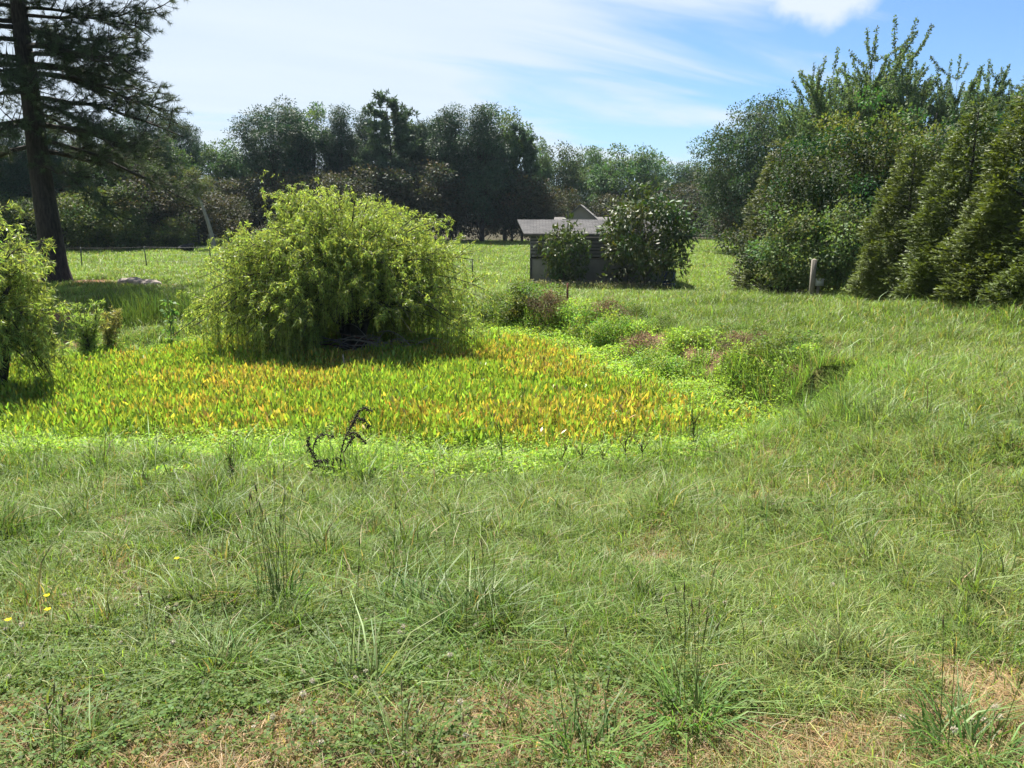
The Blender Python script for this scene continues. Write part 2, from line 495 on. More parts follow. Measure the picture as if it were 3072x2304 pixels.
BANK = [at(548, 331, 19.8), at(612, 334, 18.6), at(640, 358, 16.0), at(735, 378, 13.4), at(760, 366, 13.9), at(830, 366, 12.6), at(590, 312, 20.5)]


def bank_field(x, y):
    d = np.full(np.shape(x), 9.0)
    for q in BANK:
        d = np.minimum(d, np.hypot((x - q[0]) / .75, (y - q[1]) / .55))
    spots = 1 - smooth(d + .9 * (fbm(x, y, 2.2, 43, 3) - .5), .6, 1.05)
    sdv = pond_sd(x, y)
    face = smooth(sdv, 0.0, .12) * (1 - smooth(sdv, .45, .75)) * (x > .6) * (y > 11.2) * (y < 26) * smooth(fbm(x, y, 1.4, 44, 3), .42, .58)
    return np.maximum(spots, face)


def mulch_field(x, y):
    d1 = np.hypot((x - PINE_BASE[0] - .3) / 1.6, (y - PINE_BASE[1] + .2) / 1.3)
    q = at(140, 279, 27.5); d2 = np.hypot((x - q[0]) / 1.7, (y - q[1]) / 0.5)
    q = at(55, 322, 19.5); d3 = np.hypot((x - q[0]) / 1.2, (y - q[1]) / 0.9)
    q = at(60, 350, 16.6); d4 = np.hypot((x - q[0]) / 1.0, (y - q[1]) / 0.35)
    d = np.minimum(np.minimum(d1, d2), np.minimum(d3, d4)) + 0.5 * (fbm(x, y, 1.5, 41, 3) - .5)
    return 1 - smooth(d, 0.75, 1.15)


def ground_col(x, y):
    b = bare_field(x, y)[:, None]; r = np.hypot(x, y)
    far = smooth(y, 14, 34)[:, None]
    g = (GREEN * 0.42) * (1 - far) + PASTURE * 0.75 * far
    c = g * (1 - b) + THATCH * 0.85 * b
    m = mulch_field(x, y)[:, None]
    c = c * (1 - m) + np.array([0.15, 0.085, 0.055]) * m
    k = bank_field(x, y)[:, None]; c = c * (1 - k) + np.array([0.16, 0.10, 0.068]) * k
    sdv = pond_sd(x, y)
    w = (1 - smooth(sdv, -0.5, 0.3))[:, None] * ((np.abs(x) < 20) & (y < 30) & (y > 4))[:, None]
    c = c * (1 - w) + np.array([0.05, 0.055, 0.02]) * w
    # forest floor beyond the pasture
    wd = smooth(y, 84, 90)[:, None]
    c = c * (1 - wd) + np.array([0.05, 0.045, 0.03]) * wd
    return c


def make_ground():
    nr, nt = 300, 620
    rr = np.concatenate([[0.0], 0.4 * (1500 / 0.4) ** (np.linspace(0, 1, nr))])
    f = np.linspace(-1, 1, nt, endpoint=False)
    th = math.pi / 2 + math.pi * (0.34 * f + 0.66 * np.sign(f) * np.abs(f) ** 3)
    RR, TT = np.meshgrid(rr[1:], th, indexing='ij')
    x = (RR * np.cos(TT)).ravel(); y = (RR * np.sin(TT)).ravel()
    z = H(x, y)
    x = np.r_[0, x]; y = np.r_[0, y]; z = np.r_[H(np.array([0.]), np.array([0.])), z]
    i = np.arange(nr - 1)[:, None] * nt + np.arange(nt)[None]; j = np.arange(nr - 1)[:, None] * nt + (np.arange(nt)[None] + 1) % nt
    Q = np.stack([i, i + nt, j + nt, j], -1).reshape(-1, 4) + 1
    a = np.arange(nt); T = np.stack([np.zeros(nt, int), 1 + a, 1 + (a + 1) % nt], 1)
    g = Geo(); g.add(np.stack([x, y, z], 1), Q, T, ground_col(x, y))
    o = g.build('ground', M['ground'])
    tag(o, kind='structure')


make_ground()

# pond water: a dark sheet under the leaves
g = Geo()
c0 = POND.mean(0); k = len(POND)
ring = np.c_[c0 + (POND - c0) * 1.03, np.full(k, POND_Z + 0.015)]
V = np.vstack([ring, [[c0[0], c0[1], POND_Z + 0.015]]])
g.add(V, None, [(i, (i + 1) % k, k) for i in range(k)])
tag(g.build('pond_water', M['water'], tint=False), kind='structure')


# ------------------------------------------------------------------ grass (nobody could count it)
SHED_C = at(592, 288, 41)[:2]


def near_band(x, y):
    """width of the bright weed belt on the near side of the pond"""
    return 0.75 + 2.1 * fbm(x, y, .55, 15, 3) - 2.6 * smooth(x / np.maximum(y, 1), .28, .42)


def make_grass():
    rng = np.random.default_rng(11)
    N = 1750000
    # density falls with distance, blades widen a little
    u = rng.random(N); k = 0.34; a, b = 1.25 ** k, 92 ** k
    r = (a + (b - a) * u) ** (1 / k)
    th = math.pi / 2 + rng.uniform(-0.80, 0.80, N)
    x = r * np.cos(th); y = r * np.sin(th)
    sdv = pond_sd(x, y)
    keep = (sdv > 0.0) | (y > 30)
    keep &= ~((y < 11.5) & (sdv < near_band(x, y)) & (rng.random(N) > .12 + .5 * smooth(sdv, .5, 1.9)) & (np.abs(x) < 9))
    bare = bare_field(x, y); mul = mulch_field(x, y)
    dn = fbm(x, y, 3.1, 51, 3)
    keep &= rng.random(N) > bare * 0.78
    keep &= rng.random(N) > mul * 0.93
    keep &= rng.random(N) > bank_field(x, y) * 0.93
    keep &= ~((np.abs(x - SHED_C[0]) < 3.2) & (np.abs(y - SHED_C[1]) < 2.0))
    keep &= rng.random(N) < 0.45 + 1.1 * dn
    x, y, r, bare, sdv = x[keep], y[keep], r[keep], bare[keep], sdv[keep]
    n = len(x)
    z = H(x, y)
    # tuft-wise heights and lean
    hh = tall_field(x, y) * rng.uniform(0.45, 1.35, n)
    hh *= 1 + 1.1 * (fbm(x, y, 4.5, 61, 2) - .5)
    hh *= np.where(rng.random(n) < 0.04, 1.7, 1.0)
    tf = smooth(vnoise(x, y, 4.6, 63), .68, .95) * smooth(r, 1.8, 3) * (1 - smooth(r, 11, 16))
    hh *= 1 + .65 * tf
    wd = (0.0027 + 0.00050 * r) * (1 + .5 * tf) * rng.uniform(0.6, 1.3, n)
    wd = np.minimum(wd, 0.04)
    az = rng.uniform(0, 2 * math.pi, n)
    lean = rng.gamma(2.0, 0.36, n).clip(0, 1.9)
    ncol = fbm(x, y, 0.55, 71, 3); ncol2 = fbm(x, y, 1.9, 77, 3)
    f = smooth(ncol * .5 + ncol2 * .3 + fbm(x, y, 6.0, 79, 2) * .2, 0.38, 0.62)[:, None]
    pale_right = smooth(x / np.maximum(y, .5), -0.05, 0.5)[:, None] * (1 - smooth(y, 9, 18))[:, None]
    pale = np.clip(f * 0.55 + pale_right * 0.55, 0, 1)
    c = GREEN * (1 - pale) + PALE * pale
    far = smooth(y, 13, 26)[:, None]
    c = c * (1 - far) + (PASTURE * (0.8 + 0.45 * f)) * far
    lush = (np.exp(-np.maximum(sdv - 1.0 * (y < 11), 0) / .9) * (y < 26))[:, None]
    c = c * (1 - lush * .7) + LUSH * 1.25 * lush * .7
    dry = rng.random(n) < (0.06 + 0.30 * bare)
    c = np.where(dry[:, None], np.array([0.30, 0.235, 0.115]) * rng.uniform(.7, 1.2, (n, 1)), c)
    c = c * (1 + 0.27 * rng.normal(size=(n, 1)).clip(-2, 2.2)) * (1 + 0.1 * rng.normal(size=(n, 3)))
    c = np.clip(c * (1 - .22 * tf[:, None]), 0.01, 0.8)
    p = np.stack([x, y, z - 0.005], 1)
    nearm = y < 26
    g = Geo(); g.blades(p[nearm], az[nearm], hh[nearm], lean[nearm], wd[nearm], c[nearm])
    # thatch lying in the worn patches
    m = 90000
    r2 = 1.25 + 5.5 * rng.random(m) ** 1.5; t2 = math.pi / 2 + rng.uniform(-.8, .8, m)
    x2 = r2 * np.cos(t2); y2 = r2 * np.sin(t2)
    kp = (rng.random(m) < bare_field(x2, y2) * 1.1 + .05) & (pond_sd(x2, y2) > .1); x2, y2 = x2[kp], y2[kp]; m = len(x2)
    c2 = vary(rng, m, (0.27, 0.195, 0.105), .3, .1)
    g.blades(np.stack([x2, y2, H(x2, y2) + .002], 1), rng.uniform(0, 6.28, m), rng.uniform(.012, .05, m), rng.uniform(.4, 2.6, m), rng.uniform(.002, .0045, m), c2)
    tag(g.build('lawn_grass', M['grass']), 'rough mown grass with worn brown patches sloping to the pond', 'grass', kind='stuff')
    fm = ~nearm
    g = Geo(); g.blades(p[fm], az[fm], hh[fm], lean[fm], wd[fm], c[fm])
    tag(g.build('pasture_grass', M['grass']), 'sunlit pasture grass stretching to the tree line', 'grass', kind='stuff')
    # clover and small broad leaves low in the lawn
    m = 52000
    r3 = 1.25 + 5.5 * rng.random(m) ** 1.3; t3 = math.pi / 2 + rng.uniform(-.8, .8, m)
    x3 = r3 * np.cos(t3); y3 = r3 * np.sin(t3)
    cl = smooth(fbm(x3, y3, .8, 81, 3) - x3 / np.maximum(y3, .5) * .22 - .05 * (y3 > 4.5) - .10 * (1 - smooth(y3, 2.0, 2.9)), .46, .66)
    kp = (rng.random(m) < cl) & (pond_sd(x3, y3) > .3); x3, y3 = x3[kp], y3[kp]; m = len(x3)
    ht = rng.uniform(.015, .07, m)
    g = Geo()
    aa = rng.uniform(0, 6.28, m)
    for kk in range(3):
        a3 = aa + kk * 2.094
        d = np.stack([np.cos(a3), np.sin(a3), rng.uniform(-.35, .35, m)], 1)
        nr_ = np.array([0, 0, 1.0]) + rng.normal(size=(m, 3)) * .35
        g.leaves(np.stack([x3, y3, H(x3, y3) + ht], 1), d, nr_, rng.uniform(.010, .019, m), rng.uniform(.009, .016, m), vary(rng, m, (0.088, 0.140, 0.032), .25), .6, .05)
    tag(g.build('clover_cover', M['weed']), 'low clover leaves carpeting the foreground lawn', 'clover', kind='stuff')


make_grass()


# ------------------------------------------------------------------ tree builders (each returns trunk Geo, crown Geo at the origin)
def limb_geo(g, p0, p1, r0, r1, sag, k=5, n=5):
    p0 = np.asarray(p0, float); p1 = np.asarray(p1, float)
    g.tube(curve(p0, p1, (0, 0, sag), n), np.linspace(r0, r1, n), k)


def clump_leaves(g, rng, c, cr, n, size, col, flat=0.65, droop=0.25, ratio=0.5, v=0.2, shell=0.6):
    d = sphere_dirs(rng, n); rad = cr * (shell + (1 - shell) * rng.random(n) ** .5) * rng.uniform(.5, 1.1, n)
    off = d * rad[:, None] * np.array([1, 1, flat])
    dr = d + rng.normal(size=(n, 3)) * .55; dr[:, 2] -= droop
    nr_ = rng.normal(size=(n, 3)) * .7 + np.array([0, 0, 1.0]) + d * .3
    L = size * rng.uniform(.65, 1.3, n)
    g.leaves(c + off, dr, nr_, L, L * ratio * rng.uniform(.8, 1.2, n), vary(rng, n, col, v))


def broadleaf(seed, h, cb, rx, ncl, nlf, lf, col, tr=0.18, k_in=0.45, ratio=0.5, lobes=.25, bottom=1.0, warm=0.25, taper=0.0):
    rng = np.random.default_rng(seed)
    T, C = Geo(), Geo()
    rz = (h - cb) / 2; cz = (h + cb) / 2
    ph = rng.uniform(0, 6.28, 6)

    def lob(d):
        a = np.arctan2(d[:, 1], d[:, 0])
        return 1 + lobes * (np.sin(a * 2 + ph[0] + d[:, 2] * 2) * .5 + np.sin(a * 3 + ph[1] - d[:, 2] * 3) * .4 + np.sin(d[:, 2] * 6 + ph[2] + a) * .4)
    d = sphere_dirs(rng, ncl)
    rr = (k_in + (1 - k_in) * rng.random(ncl) ** .6) * lob(d)
    cen = d * rr[:, None] * np.array([rx, rx, rz])
    low = cen[:, 2] < 0
    cen[low, :2] *= bottom
    cen[:, :2] *= np.clip(1 - taper * (.5 + .5 * cen[:, 2:3] / rz), .12, 1.2)
    cen[:, 2] += cz
    cr = (rx + rz) * .5 * (1.75 / ncl ** (1 / 2.6)) * rng.uniform(.65, 1.35, ncl)
    top = np.array([rng.normal() * .2, rng.normal() * .2, cz + rz * .55])
    tp = curve((0, 0, -0.3), top, rng.normal(size=3) * np.array([.15, .15, 0]), 9)
    T.tube(tp, np.linspace(1.15, .18, 9) * tr, 7)
    for i in np.argsort(-rr)[:min(ncl, 34)]:
        t = np.clip((cen[i, 2] - cz + rz) / (2 * rz) * .55 + rng.uniform(-.05, .15) + cb / h * .4, .12, .95)
        b = tp[int(t * 8)]
        limb_geo(T, b, cen[i], tr * .36 * (1.1 - t * .6), tr * .05, .12 * np.linalg.norm(cen[i] - b), 4, 5)
    per = max(8, int(nlf / ncl))
    for i in range(ncl):
        cc = np.array(col) * rng.uniform(.72, 1.3); cc = cc * np.array([1 + warm * rng.normal() * .6, 1, 1])
        clump_leaves(C, rng, cen[i], cr[i], int(per * (cr[i] / cr.mean()) ** 1.6) + 4, lf, np.clip(cc, .01, .5), ratio=ratio)
    return T, C


def far_pine(seed, h, cb, rx, dome, nwh, col, tr=0.22, nl=0.42, tufts=6, nn=16):
    """long-needled pine: bare trunk, limbs ending in tufts; dome=1 gives a round head, 0 a tapering one"""
    rng = np.random.default_rng(seed); T, C = Geo(), Geo()
    tp = curve((0, 0, -.3), (rng.normal() * .3, rng.normal() * .3, h * .97), rng.normal(size=3) * np.array([.2, .2, 0]), 10)
    T.tube(tp, np.linspace(1.1, .12, 10) * tr, 7)
    bc, bd, bcol = [], [], []
    for w in range(nwh):
        t = (w + rng.random()) / nwh
        z = cb + (h - cb) * t
        prof = dome * math.sqrt(max(0, 1 - ((t - .38) / .64) ** 2)) + (1 - dome) * (1 - t) ** .7 * (0.5 + min(1, t * 4) * .5)
        for q in range(rng.integers(4, 7)):
            a = rng.uniform(0, 6.28); ln = rx * prof * rng.uniform(.6, 1.15) + .25
            i = min(9, int(z / h * 9.3)); b = tp[i].copy(); b[2] = z
            e = b + np.array([math.cos(a) * ln, math.sin(a) * ln, ln * rng.uniform(-.05, .45) * (1 if t < .8 else 1.6)])
            limb_geo(T, b, e, tr * .22 * (1.2 - t), .02, -.06 * ln, 4, 5)
            m = max(3, int(tufts * 1.5 * ln / rx + 1))
            for _ in range(m):
                s = rng.uniform(.35, 1.08)
                c = b + (e - b) * s + rng.normal(size=3) * np.array([.28, .28, .2]) * (rx * .28) * s
                bc.append(c); bcol.append(np.array(col) * rng.uniform(.7, 1.3))
    bc = np.array(bc); bcol = np.array(bcol)
    n = len(bc) * nn
    cen = np.repeat(bc, nn, 0); d = sphere_dirs(rng, n); d[:, 2] = d[:, 2] * .8 + .25
    L = nl * rng.uniform(.6, 1.2, n)
    C.leaves(cen + d * .03, d, rng.normal(size=(n, 3)) + np.array([0, 0, .6]), L, L * .27, np.clip(np.repeat(bcol, nn, 0) * (1 + .15 * rng.normal(size=(n, 1))), .005, .5), .4, .05)
    return T, C


def shoot_tree(seed, h, rx, nsh, col, lf=.15, tr=.2):
    """upright leafy shoots fanning from a few steep limbs (elm-like)"""
    rng = np.random.default_rng(seed); T, C = Geo(), Geo()
    tp = curve((0, 0, -.3), (0, 0, h * .66), (rng.normal() * .2, rng.normal() * .2, 0), 9)
    T.tube(tp, np.linspace(1.2, .12, 9) * tr, 7)
    P, D, CC = [], [], []
    for l in range(13):
        a = l * 2.4 + rng.uniform(-.4, .4); zb = h * rng.uniform(.15, .6)
        rad = rx * rng.uniform(.35, .95); ze = h * rng.uniform(.55, .84) * (1 - .22 * (rad / rx) ** 2)
        b = np.array([0, 0, zb]); e = np.array([math.cos(a) * rad, math.sin(a) * rad, max(ze, zb + .1 * h)])
        lc = curve(b, e, (math.cos(a) * rad * .2, math.sin(a) * rad * .2, -.03 * h), 8)
        T.tube(lc, np.linspace(.42, .03, 8) * tr, 5)
        for s in range(nsh):
            i = rng.uniform(.15, 1.0) if s > 2 else 1.0; q = lc[int(i * 7)]
            up = np.array([math.cos(a) * .4 + rng.normal() * .42, math.sin(a) * .4 + rng.normal() * .42, rng.uniform(.5, 1.25)])
            ln = h * rng.uniform(.08, .19) * (1.15 - .3 * i)
            pts = curve(q, q + nrmz(up) * ln, (up[0] * .05 * ln, up[1] * .05 * ln, -.05 * ln), 6)
            T.tube(pts, np.linspace(.018, .004, 6), 3, cap=False)
            m = int(ln / .009)
            t = rng.random(m) ** .8
            k = t * 4.999; j = k.astype(int); fr = (k - j)[:, None]
            pos = pts[j] * (1 - fr) + pts[j + 1] * fr
            dd = nrmz(up) * .5 + sphere_dirs(rng, m)
            P.append(pos + sphere_dirs(rng, m) * .05 * h / 10); D.append(dd); CC.append(vary(rng, m, np.array(col) * rng.uniform(.75, 1.3), .18))
    P = np.concatenate(P); D = np.concatenate(D); CC = np.concatenate(CC); n = len(P)
    L = lf * rng.uniform(.6, 1.25, n)
    C.leaves(P, D, rng.normal(size=(n, 3)) + np.array([0, 0, .8]), L, L * .5, CC)
    return T, C


def cypress_tree(seed, h, rb, nsp, col):
    """columnar-conical evergreen with flat feathery sprays down to the ground"""
    rng = np.random.default_rng(seed); T, C = Geo(), Geo()
    T.tube([(0, 0, -.2), (0, 0, h * .5), (0, 0, h * .96)], [.10, .06, .01], 6)
    t = 1 - np.sqrt(rng.random(nsp)); z = h * (0.01 + .98 * t)
    a = rng.uniform(0, 6.28, nsp)
    R0 = rb * (1 - t) ** .8 * (0.78 + .22 * np.minimum(1, t * 7))
    bump = 1 + .20 * np.sin(a * 3 + z * 2.3 + seed) + .16 * np.sin(a * 5 - z * 4.1 + seed * 2)
    rad = R0 * bump * (0.55 + .45 * rng.random(nsp) ** .5)
    out = np.stack([np.cos(a), np.sin(a), np.zeros(nsp)], 1)
    base = out * (rad * .80)[:, None]; base[:, 2] = z
    for i in rng.choice(nsp, 90, replace=False):
        T.tube(curve((0, 0, max(z[i] - rad[i] * .5, .05)), base[i], (0, 0, -.04), 4), np.linspace(.018, .004, 4), 3, cap=False)
    d = out + np.stack([rng.normal(size=nsp) * .3, rng.normal(size=nsp) * .3, rng.uniform(.05, .75, nsp)], 1)
    cs = np.array(col) * rng.uniform(.65, 1.35, (nsp, 1))
    k = 9
    b = np.repeat(base, k, 0); dd = np.repeat(nrmz(d), k, 0); n = len(b)
    s = rng.random(n)[:, None]
    ln = .26
    side = nrmz(np.cross(dd, np.array([0, 0, 1.0]) + rng.normal(size=(n, 3)) * .25))
    sg = np.where(rng.random(n) < .5, -1, 1)[:, None]
    p = b + dd * s * ln; p[:, 2] -= (s[:, 0] ** 2) * .05
    ld = dd * .8 + side * sg * rng.uniform(.2, .9, (n, 1)) + rng.normal(size=(n, 3)) * .12; ld[:, 2] -= .12
    L = rng.uniform(.07, .15, n)
    C.leaves(p, ld, np.array([0, 0, 1.0]) + rng.normal(size=(n, 3)) * .35, L, L * .3, np.clip(np.repeat(cs, k, 0) * (1 + .18 * rng.normal(size=(n, 1))), .005, .4), .45, .05)
    return T, C


KIND = {}


def kind(key, geos, bark, leaf, pct=99.0):
    KIND[key] = [geos[0], geos[1], bark, leaf, None, None]
    KIND[key].append(float(np.percentile(np.concatenate(geos[1].V)[:, 2], pct)))


def place(key, name, label, cat, xy, height, group=None, rz=0.0, wide=1.0, sink=0.05):
    """one tree: an Empty at its foot with its own trunk and crown objects (repeats share mesh data)"""
    K = KIND[key]
    x, y = float(xy[0]), float(xy[1])
    z = float(H(np.array([x]), np.array([y]))[0]) - sink
    root = thing(name, label, cat, (x, y, z), group, rz)
    s = height / K[6]
    root.scale = (s * wide, s * wide, s)
    if K[4] is None:
        K[4] = K[0].build('trunk', M[K[2]], root, tint=False); K[5] = K[1].build('crown', M[K[3]], root)
    else:
        for src in (K[4], K[5]):
            c = src.copy(); COL.objects.link(c); c.parent = root
    return root


def place_px(key, name, label, cat, px, top, Y, group=None, rz=0.0, wide=1.0):
    """stands at bearing px and depth Y, as tall as the row its top reaches in the photo"""
    r = ray(px, top); zt = EYE + r[2] / r[1] * Y
    r0 = ray(px, 250); x = r0[0] / r0[1] * Y
    zb = float(H(np.array([x]), np.array([Y]))[0])
    return place(key, name, label, cat, (x, Y), zt - zb, group, rz, wide)


# ------------------------------------------------------------------ the big pine in front
def big_pine():
    rng = np.random.default_rng(5)
    b = PINE_BASE; zb = float(H(b[:1], b[1:2])[0]) - .05
    root = thing('pine_tree', 'tall dark pine with thick bare trunk and drooping limbs standing alone on the lawn', 'tree', (b[0], b[1], zb))
    Ht = 19.0
    tp = np.array([(0, 0, -.2), (0.0, 0, .15), (-.02, 0, .6), (-.06, 0, 2.0), (-.12, 0, 4), (-.12, 0, 6), (-.18, 0, 8), (-.2, .1, 11.5), (-.1, .1, 15), (0, .1, Ht)])
    rd = np.array([.62, .52, .44, .39, .345, .31, .27, .20, .12, .02])
    T = Geo(); T.tube(tp, rd, 16)
    tk = T.build('trunk', M['bark'], root, tint=False)
    Lm, C = Geo(), Geo()

    def tpos(z):
        return np.array([np.interp(z, tp[:, 2], tp[:, 0]), np.interp(z, tp[:, 2], tp[:, 1]), z])
    tuf, tc = [], []
    limbs = []
    # limbs read off the photograph (height, azimuth with 0 to the right, length, rise at the tip)
    for (z, a, ln, rise) in [(8.0, -12, 4.3, -.7), (7.2, 20, 4.6, -1.5), (6.2, -25, 4.0, -1.7), (6.35, 8, 4.9, -1.2), (5.0, 5, 5.0, -2.2), (4.2, -30, 4.2, -2.0), (9.0, 15, 4.8, .5),
                             (9.6, -35, 4.2, .6), (4.6, 35, 4.6, -1.4), (8.6, 45, 4.3, .2), (10.3, 5, 4.2, 1.0), (7.6, 178, 4.2, -.4), (6.6, 160, 4.5, -1.0), (5.6, 200, 4.6, -1.5), (4.8, 170, 4.2, -1.6),
                             (8.8, 215, 4.0, .3), (9.9, 150, 4.0, .8), (5.4, 265, 3.6, -1.1), (6.9, 285, 3.6, -.5), (8.2, 250, 3.5, .2), (5.9, 95, 4.2, -1.0), (7.4, 75, 4.2, -.4), (8.9, 110, 4.0, .4), (6.8, -60, 3.4, -.9)]:
        limbs.append((z, a, ln, rise))
    for i in range(12):
        z = rng.uniform(5.2, 10.2); limbs.append((z, rng.uniform(-60, 60) + (180 if i % 3 == 0 else 0), rng.uniform(3.6, 4.9), rng.uniform(-1.3, .5)))
    for i in range(62):  # upper limbs out of view, packed dense to deepen the shadow on the lawn
        z = 10.3 + 8.2 * i / 62
        limbs.append((z, rng.uniform(0, 360), 4.6 * (1 - max(0, z - 12) / 7.6) + .3, .8))
    for (z, a, ln, rise) in limbs:
        a = R(a); o = tpos(z)
        e = o + np.array([math.cos(a) * ln, math.sin(a) * ln, rise])
        lc = curve(o, e, (0, 0, .25 if rise < 0 else -.2), 9) + rng.normal(size=(9, 3)) * np.linspace(0, .09, 9)[:, None]
        Lm.tube(lc, np.linspace(.085, .018, 9) * (1 if z < 9 else .75), 6)
        for sb in range(22):
            t = rng.uniform(.22, 1.0); q = lc[int(t * 8)]
            sa = a + rng.choice([-1, 1]) * rng.uniform(.35, 1.15); sl_ = rng.uniform(.5, 1.45) * (1.15 - t * .35)
            se = q + np.array([math.cos(sa) * sl_, math.sin(sa) * sl_, rng.uniform(-.5, .85)])
            sc = curve(q, se, (0, 0, -.08), 6)
            Lm.tube(sc, np.linspace(.022, .008, 6), 4, cap=False)
            for tw in range(6):
                tt = rng.uniform(.3, 1.0); q2 = sc[int(tt * 5)]
                te = q2 + nrmz(np.array([math.cos(sa) + rng.normal() * .8, math.sin(sa) + rng.normal() * .8, rng.normal() * .45 + .1])) * rng.uniform(.15, .5)
                Lm.tube([q2, te], [.009, .006], 3, cap=False)
                tuf.append((te, te - q2)); tc.append(np.array((0.055, 0.078, 0.040)) * rng.uniform(.65, 1.35))
    cen = np.array([t[0] for t in tuf]); ax = nrmz(np.array([t[1] for t in tuf])); tc = np.array(tc)
    nn = 46
    n = len(cen) * nn
    A = np.repeat(ax, nn, 0); d = A * .55 + sphere_dirs(rng, n); d[:, 2] -= .12
    back = rng.uniform(-.14, .05, (n, 1))
    C.needles(np.repeat(cen, nn, 0) + A * back, d, rng.uniform(.12, .23, n), .0125, np.clip(np.repeat(tc, nn, 0) * (1 + .2 * rng.normal(size=(n, 1))), .004, .3), rng)
    # small cones on the outer twigs
    lb = Lm.build('limbs', M['bark_dark'], tk, tint=False); lb.name = 'limb_framework'
    C.build('crown', M['needle'], root)
    cg = Geo()
    for i in rng.choice(len(cen), 60, replace=False):
        c = cen[i] - ax[i] * .12; cg.tube([c, c + (0, 0, -.02), c + (0, 0, -.06), c + (0, 0, -.085)], [.008, .03, .024, .004], 6)
    co = cg.build('pine_cones', M['bark_dark'], root, tint=False); co['kind'] = 'stuff'


big_pine()


# ------------------------------------------------------------------ willows
def willow(name, label, cat, xy, h, rx, seed, nmain, nbr, col, hollow=None, lean=(0, 0), leaf=(.085, .015), lo=.0, dens=1.5, hang=(.15, 1.25), stems=True):
    rng = np.random.default_rng(seed)
    x, y = xy; zb = float(H(np.array([x]), np.array([y]))[0]) - .05
    root = thing(name, label, cat, (x, y, zb))
    T, B, C = Geo(), Geo(), Geo()
    if stems:
        k = 5
        for i in range(k):
            a = i * 6.28 / k + rng.uniform(-.4, .4); rr = rng.uniform(.25, .55) * rx
            e = np.array([math.cos(a) * rr + lean[0], math.sin(a) * rr + lean[1], h * rng.uniform(.5, .72)])
            if i == 0: T.tube(curve((.35, -.1, -.1), (-.25, 0, h * .30), (0, 0, .08), 7), np.linspace(.17, .11, 7), 9)
            T.tube(curve((math.cos(a) * .10 * rx * .3, math.sin(a) * .1 * rx * .3, -.1), e, (-e[0] * .12, -e[1] * .12, .05 * h) + rng.normal(size=3) * .1, 8), np.linspace(.058, .018, 8) * h / 3.8 * 1.5, 7)
    else:
        T.tube(curve((0, 0, -.1), (lean[0], lean[1], h * .7), (.1, 0, 0), 7), np.linspace(.035, .01, 7), 6)
    P, D, CC = [], [], []
    for i in range(nmain):
        el = .02 + .98 * rng.random() ** 1.15; aa = rng.uniform(0, 6.28); d = np.array([math.cos(aa) * math.sqrt(1 - el * el), math.sin(aa) * math.sqrt(1 - el * el), el])
        rr = rng.uniform(.3, 1.0) ** .5
        bump = 1 + .15 * math.sin(math.atan2(d[1], d[0]) * 3 + seed) + .12 * math.sin(d[0] * 6.5 + seed * .7) * (.4 + d[2]) + rng.normal() * .05
        tip = np.array([d[0] * rx * rr * bump + lean[0], d[1] * rx * rr * bump + lean[1], h * (lo + .12 + (0.88 - lo) * (d[2] * rr)) * (.93 + .07 * bump)])
        b = np.array([lean[0] * .4 + d[0] * .12 * rx, lean[1] * .4 + d[1] * .12 * rx, h * rng.uniform(.18, .45)])
        mc = curve(b, tip, (0, 0, .10 * h), 8)
        if hollow is None or not hollow(tip): B.tube(mc, np.linspace(.022, .006, 8), 4, cap=False)
        else: continue
        for j in range(nbr):
            t = rng.uniform(.35, 1.0); q = mc[int(t * 7)]
            a = math.atan2(d[1], d[0]) + rng.normal() * .9; ol = rng.uniform(.18, .60)
            hg = rng.uniform(*hang) * (1 + .5 * (1 - el))
            if el < .35 and rng.random() < .6: hg *= 1.7
            e = q + np.array([math.cos(a) * ol, math.sin(a) * ol, -hg])
            up = rng.uniform(.15, .50)
            if rng.random() < .55:                      # outward spray rather than a hanging shoot
                ol = rng.uniform(.25, .6); e = q + np.array([math.cos(a) * ol, math.sin(a) * ol, rng.uniform(-.25, .30)]); up = rng.uniform(.05, .2); hg = ol
            if e[2] < .03 * h: e[2] = .03 * h + rng.random() * .15
            if hollow is not None and (hollow(e) or hollow((q + e) / 2)): continue
            bc = curve(q, e, (math.cos(a) * ol * .45, math.sin(a) * ol * .45, up), 7)
            B.tube(bc, np.linspace(.006, .002, 7), 3, cap=False)
            m = int((hg + .3) / .021 * dens)
            tt = rng.random(m) * 5.999; ji = tt.astype(int); fr = (tt - ji)[:, None]
            P.append(bc[ji] * (1 - fr) + bc[ji + 1] * fr + rng.normal(size=(m, 3)) * .012)
            tg = bc[ji + 1] - bc[ji]
            dd = nrmz(tg) * .55 + sphere_dirs(rng, m) * .75; dd[:, 2] -= .35
            D.append(dd); CC.append(vary(rng, m, np.array(col) * rng.uniform(.75, 1.25), .18))
    P = np.concatenate(P); D = np.concatenate(D); CC = np.concatenate(CC); n = len(P)
    L = leaf[0] * rng.uniform(.6, 1.3, n)
    C.leaves(P, D, rng.normal(size=(n, 3)), L, leaf[1] * rng.uniform(.7, 1.2, n), CC, .4, .2)
    tk = T.build('trunk', M['bark_dark'], root, tint=False)
    bo = B.build('branches', M['bark_dark'], tk, tint=False)
    C.build('crown', M['willow'], root)
    return root


WB = onz(352, 352, POND_Z)[:2]


def w_hollow(p):
    # an open dark pocket low on the side towards the lawn, where the stems show
    return (p[2] < .95 - .28 * abs(p[0] - .75)) and p[1] < .45 and -.35 < p[0] < 2.0


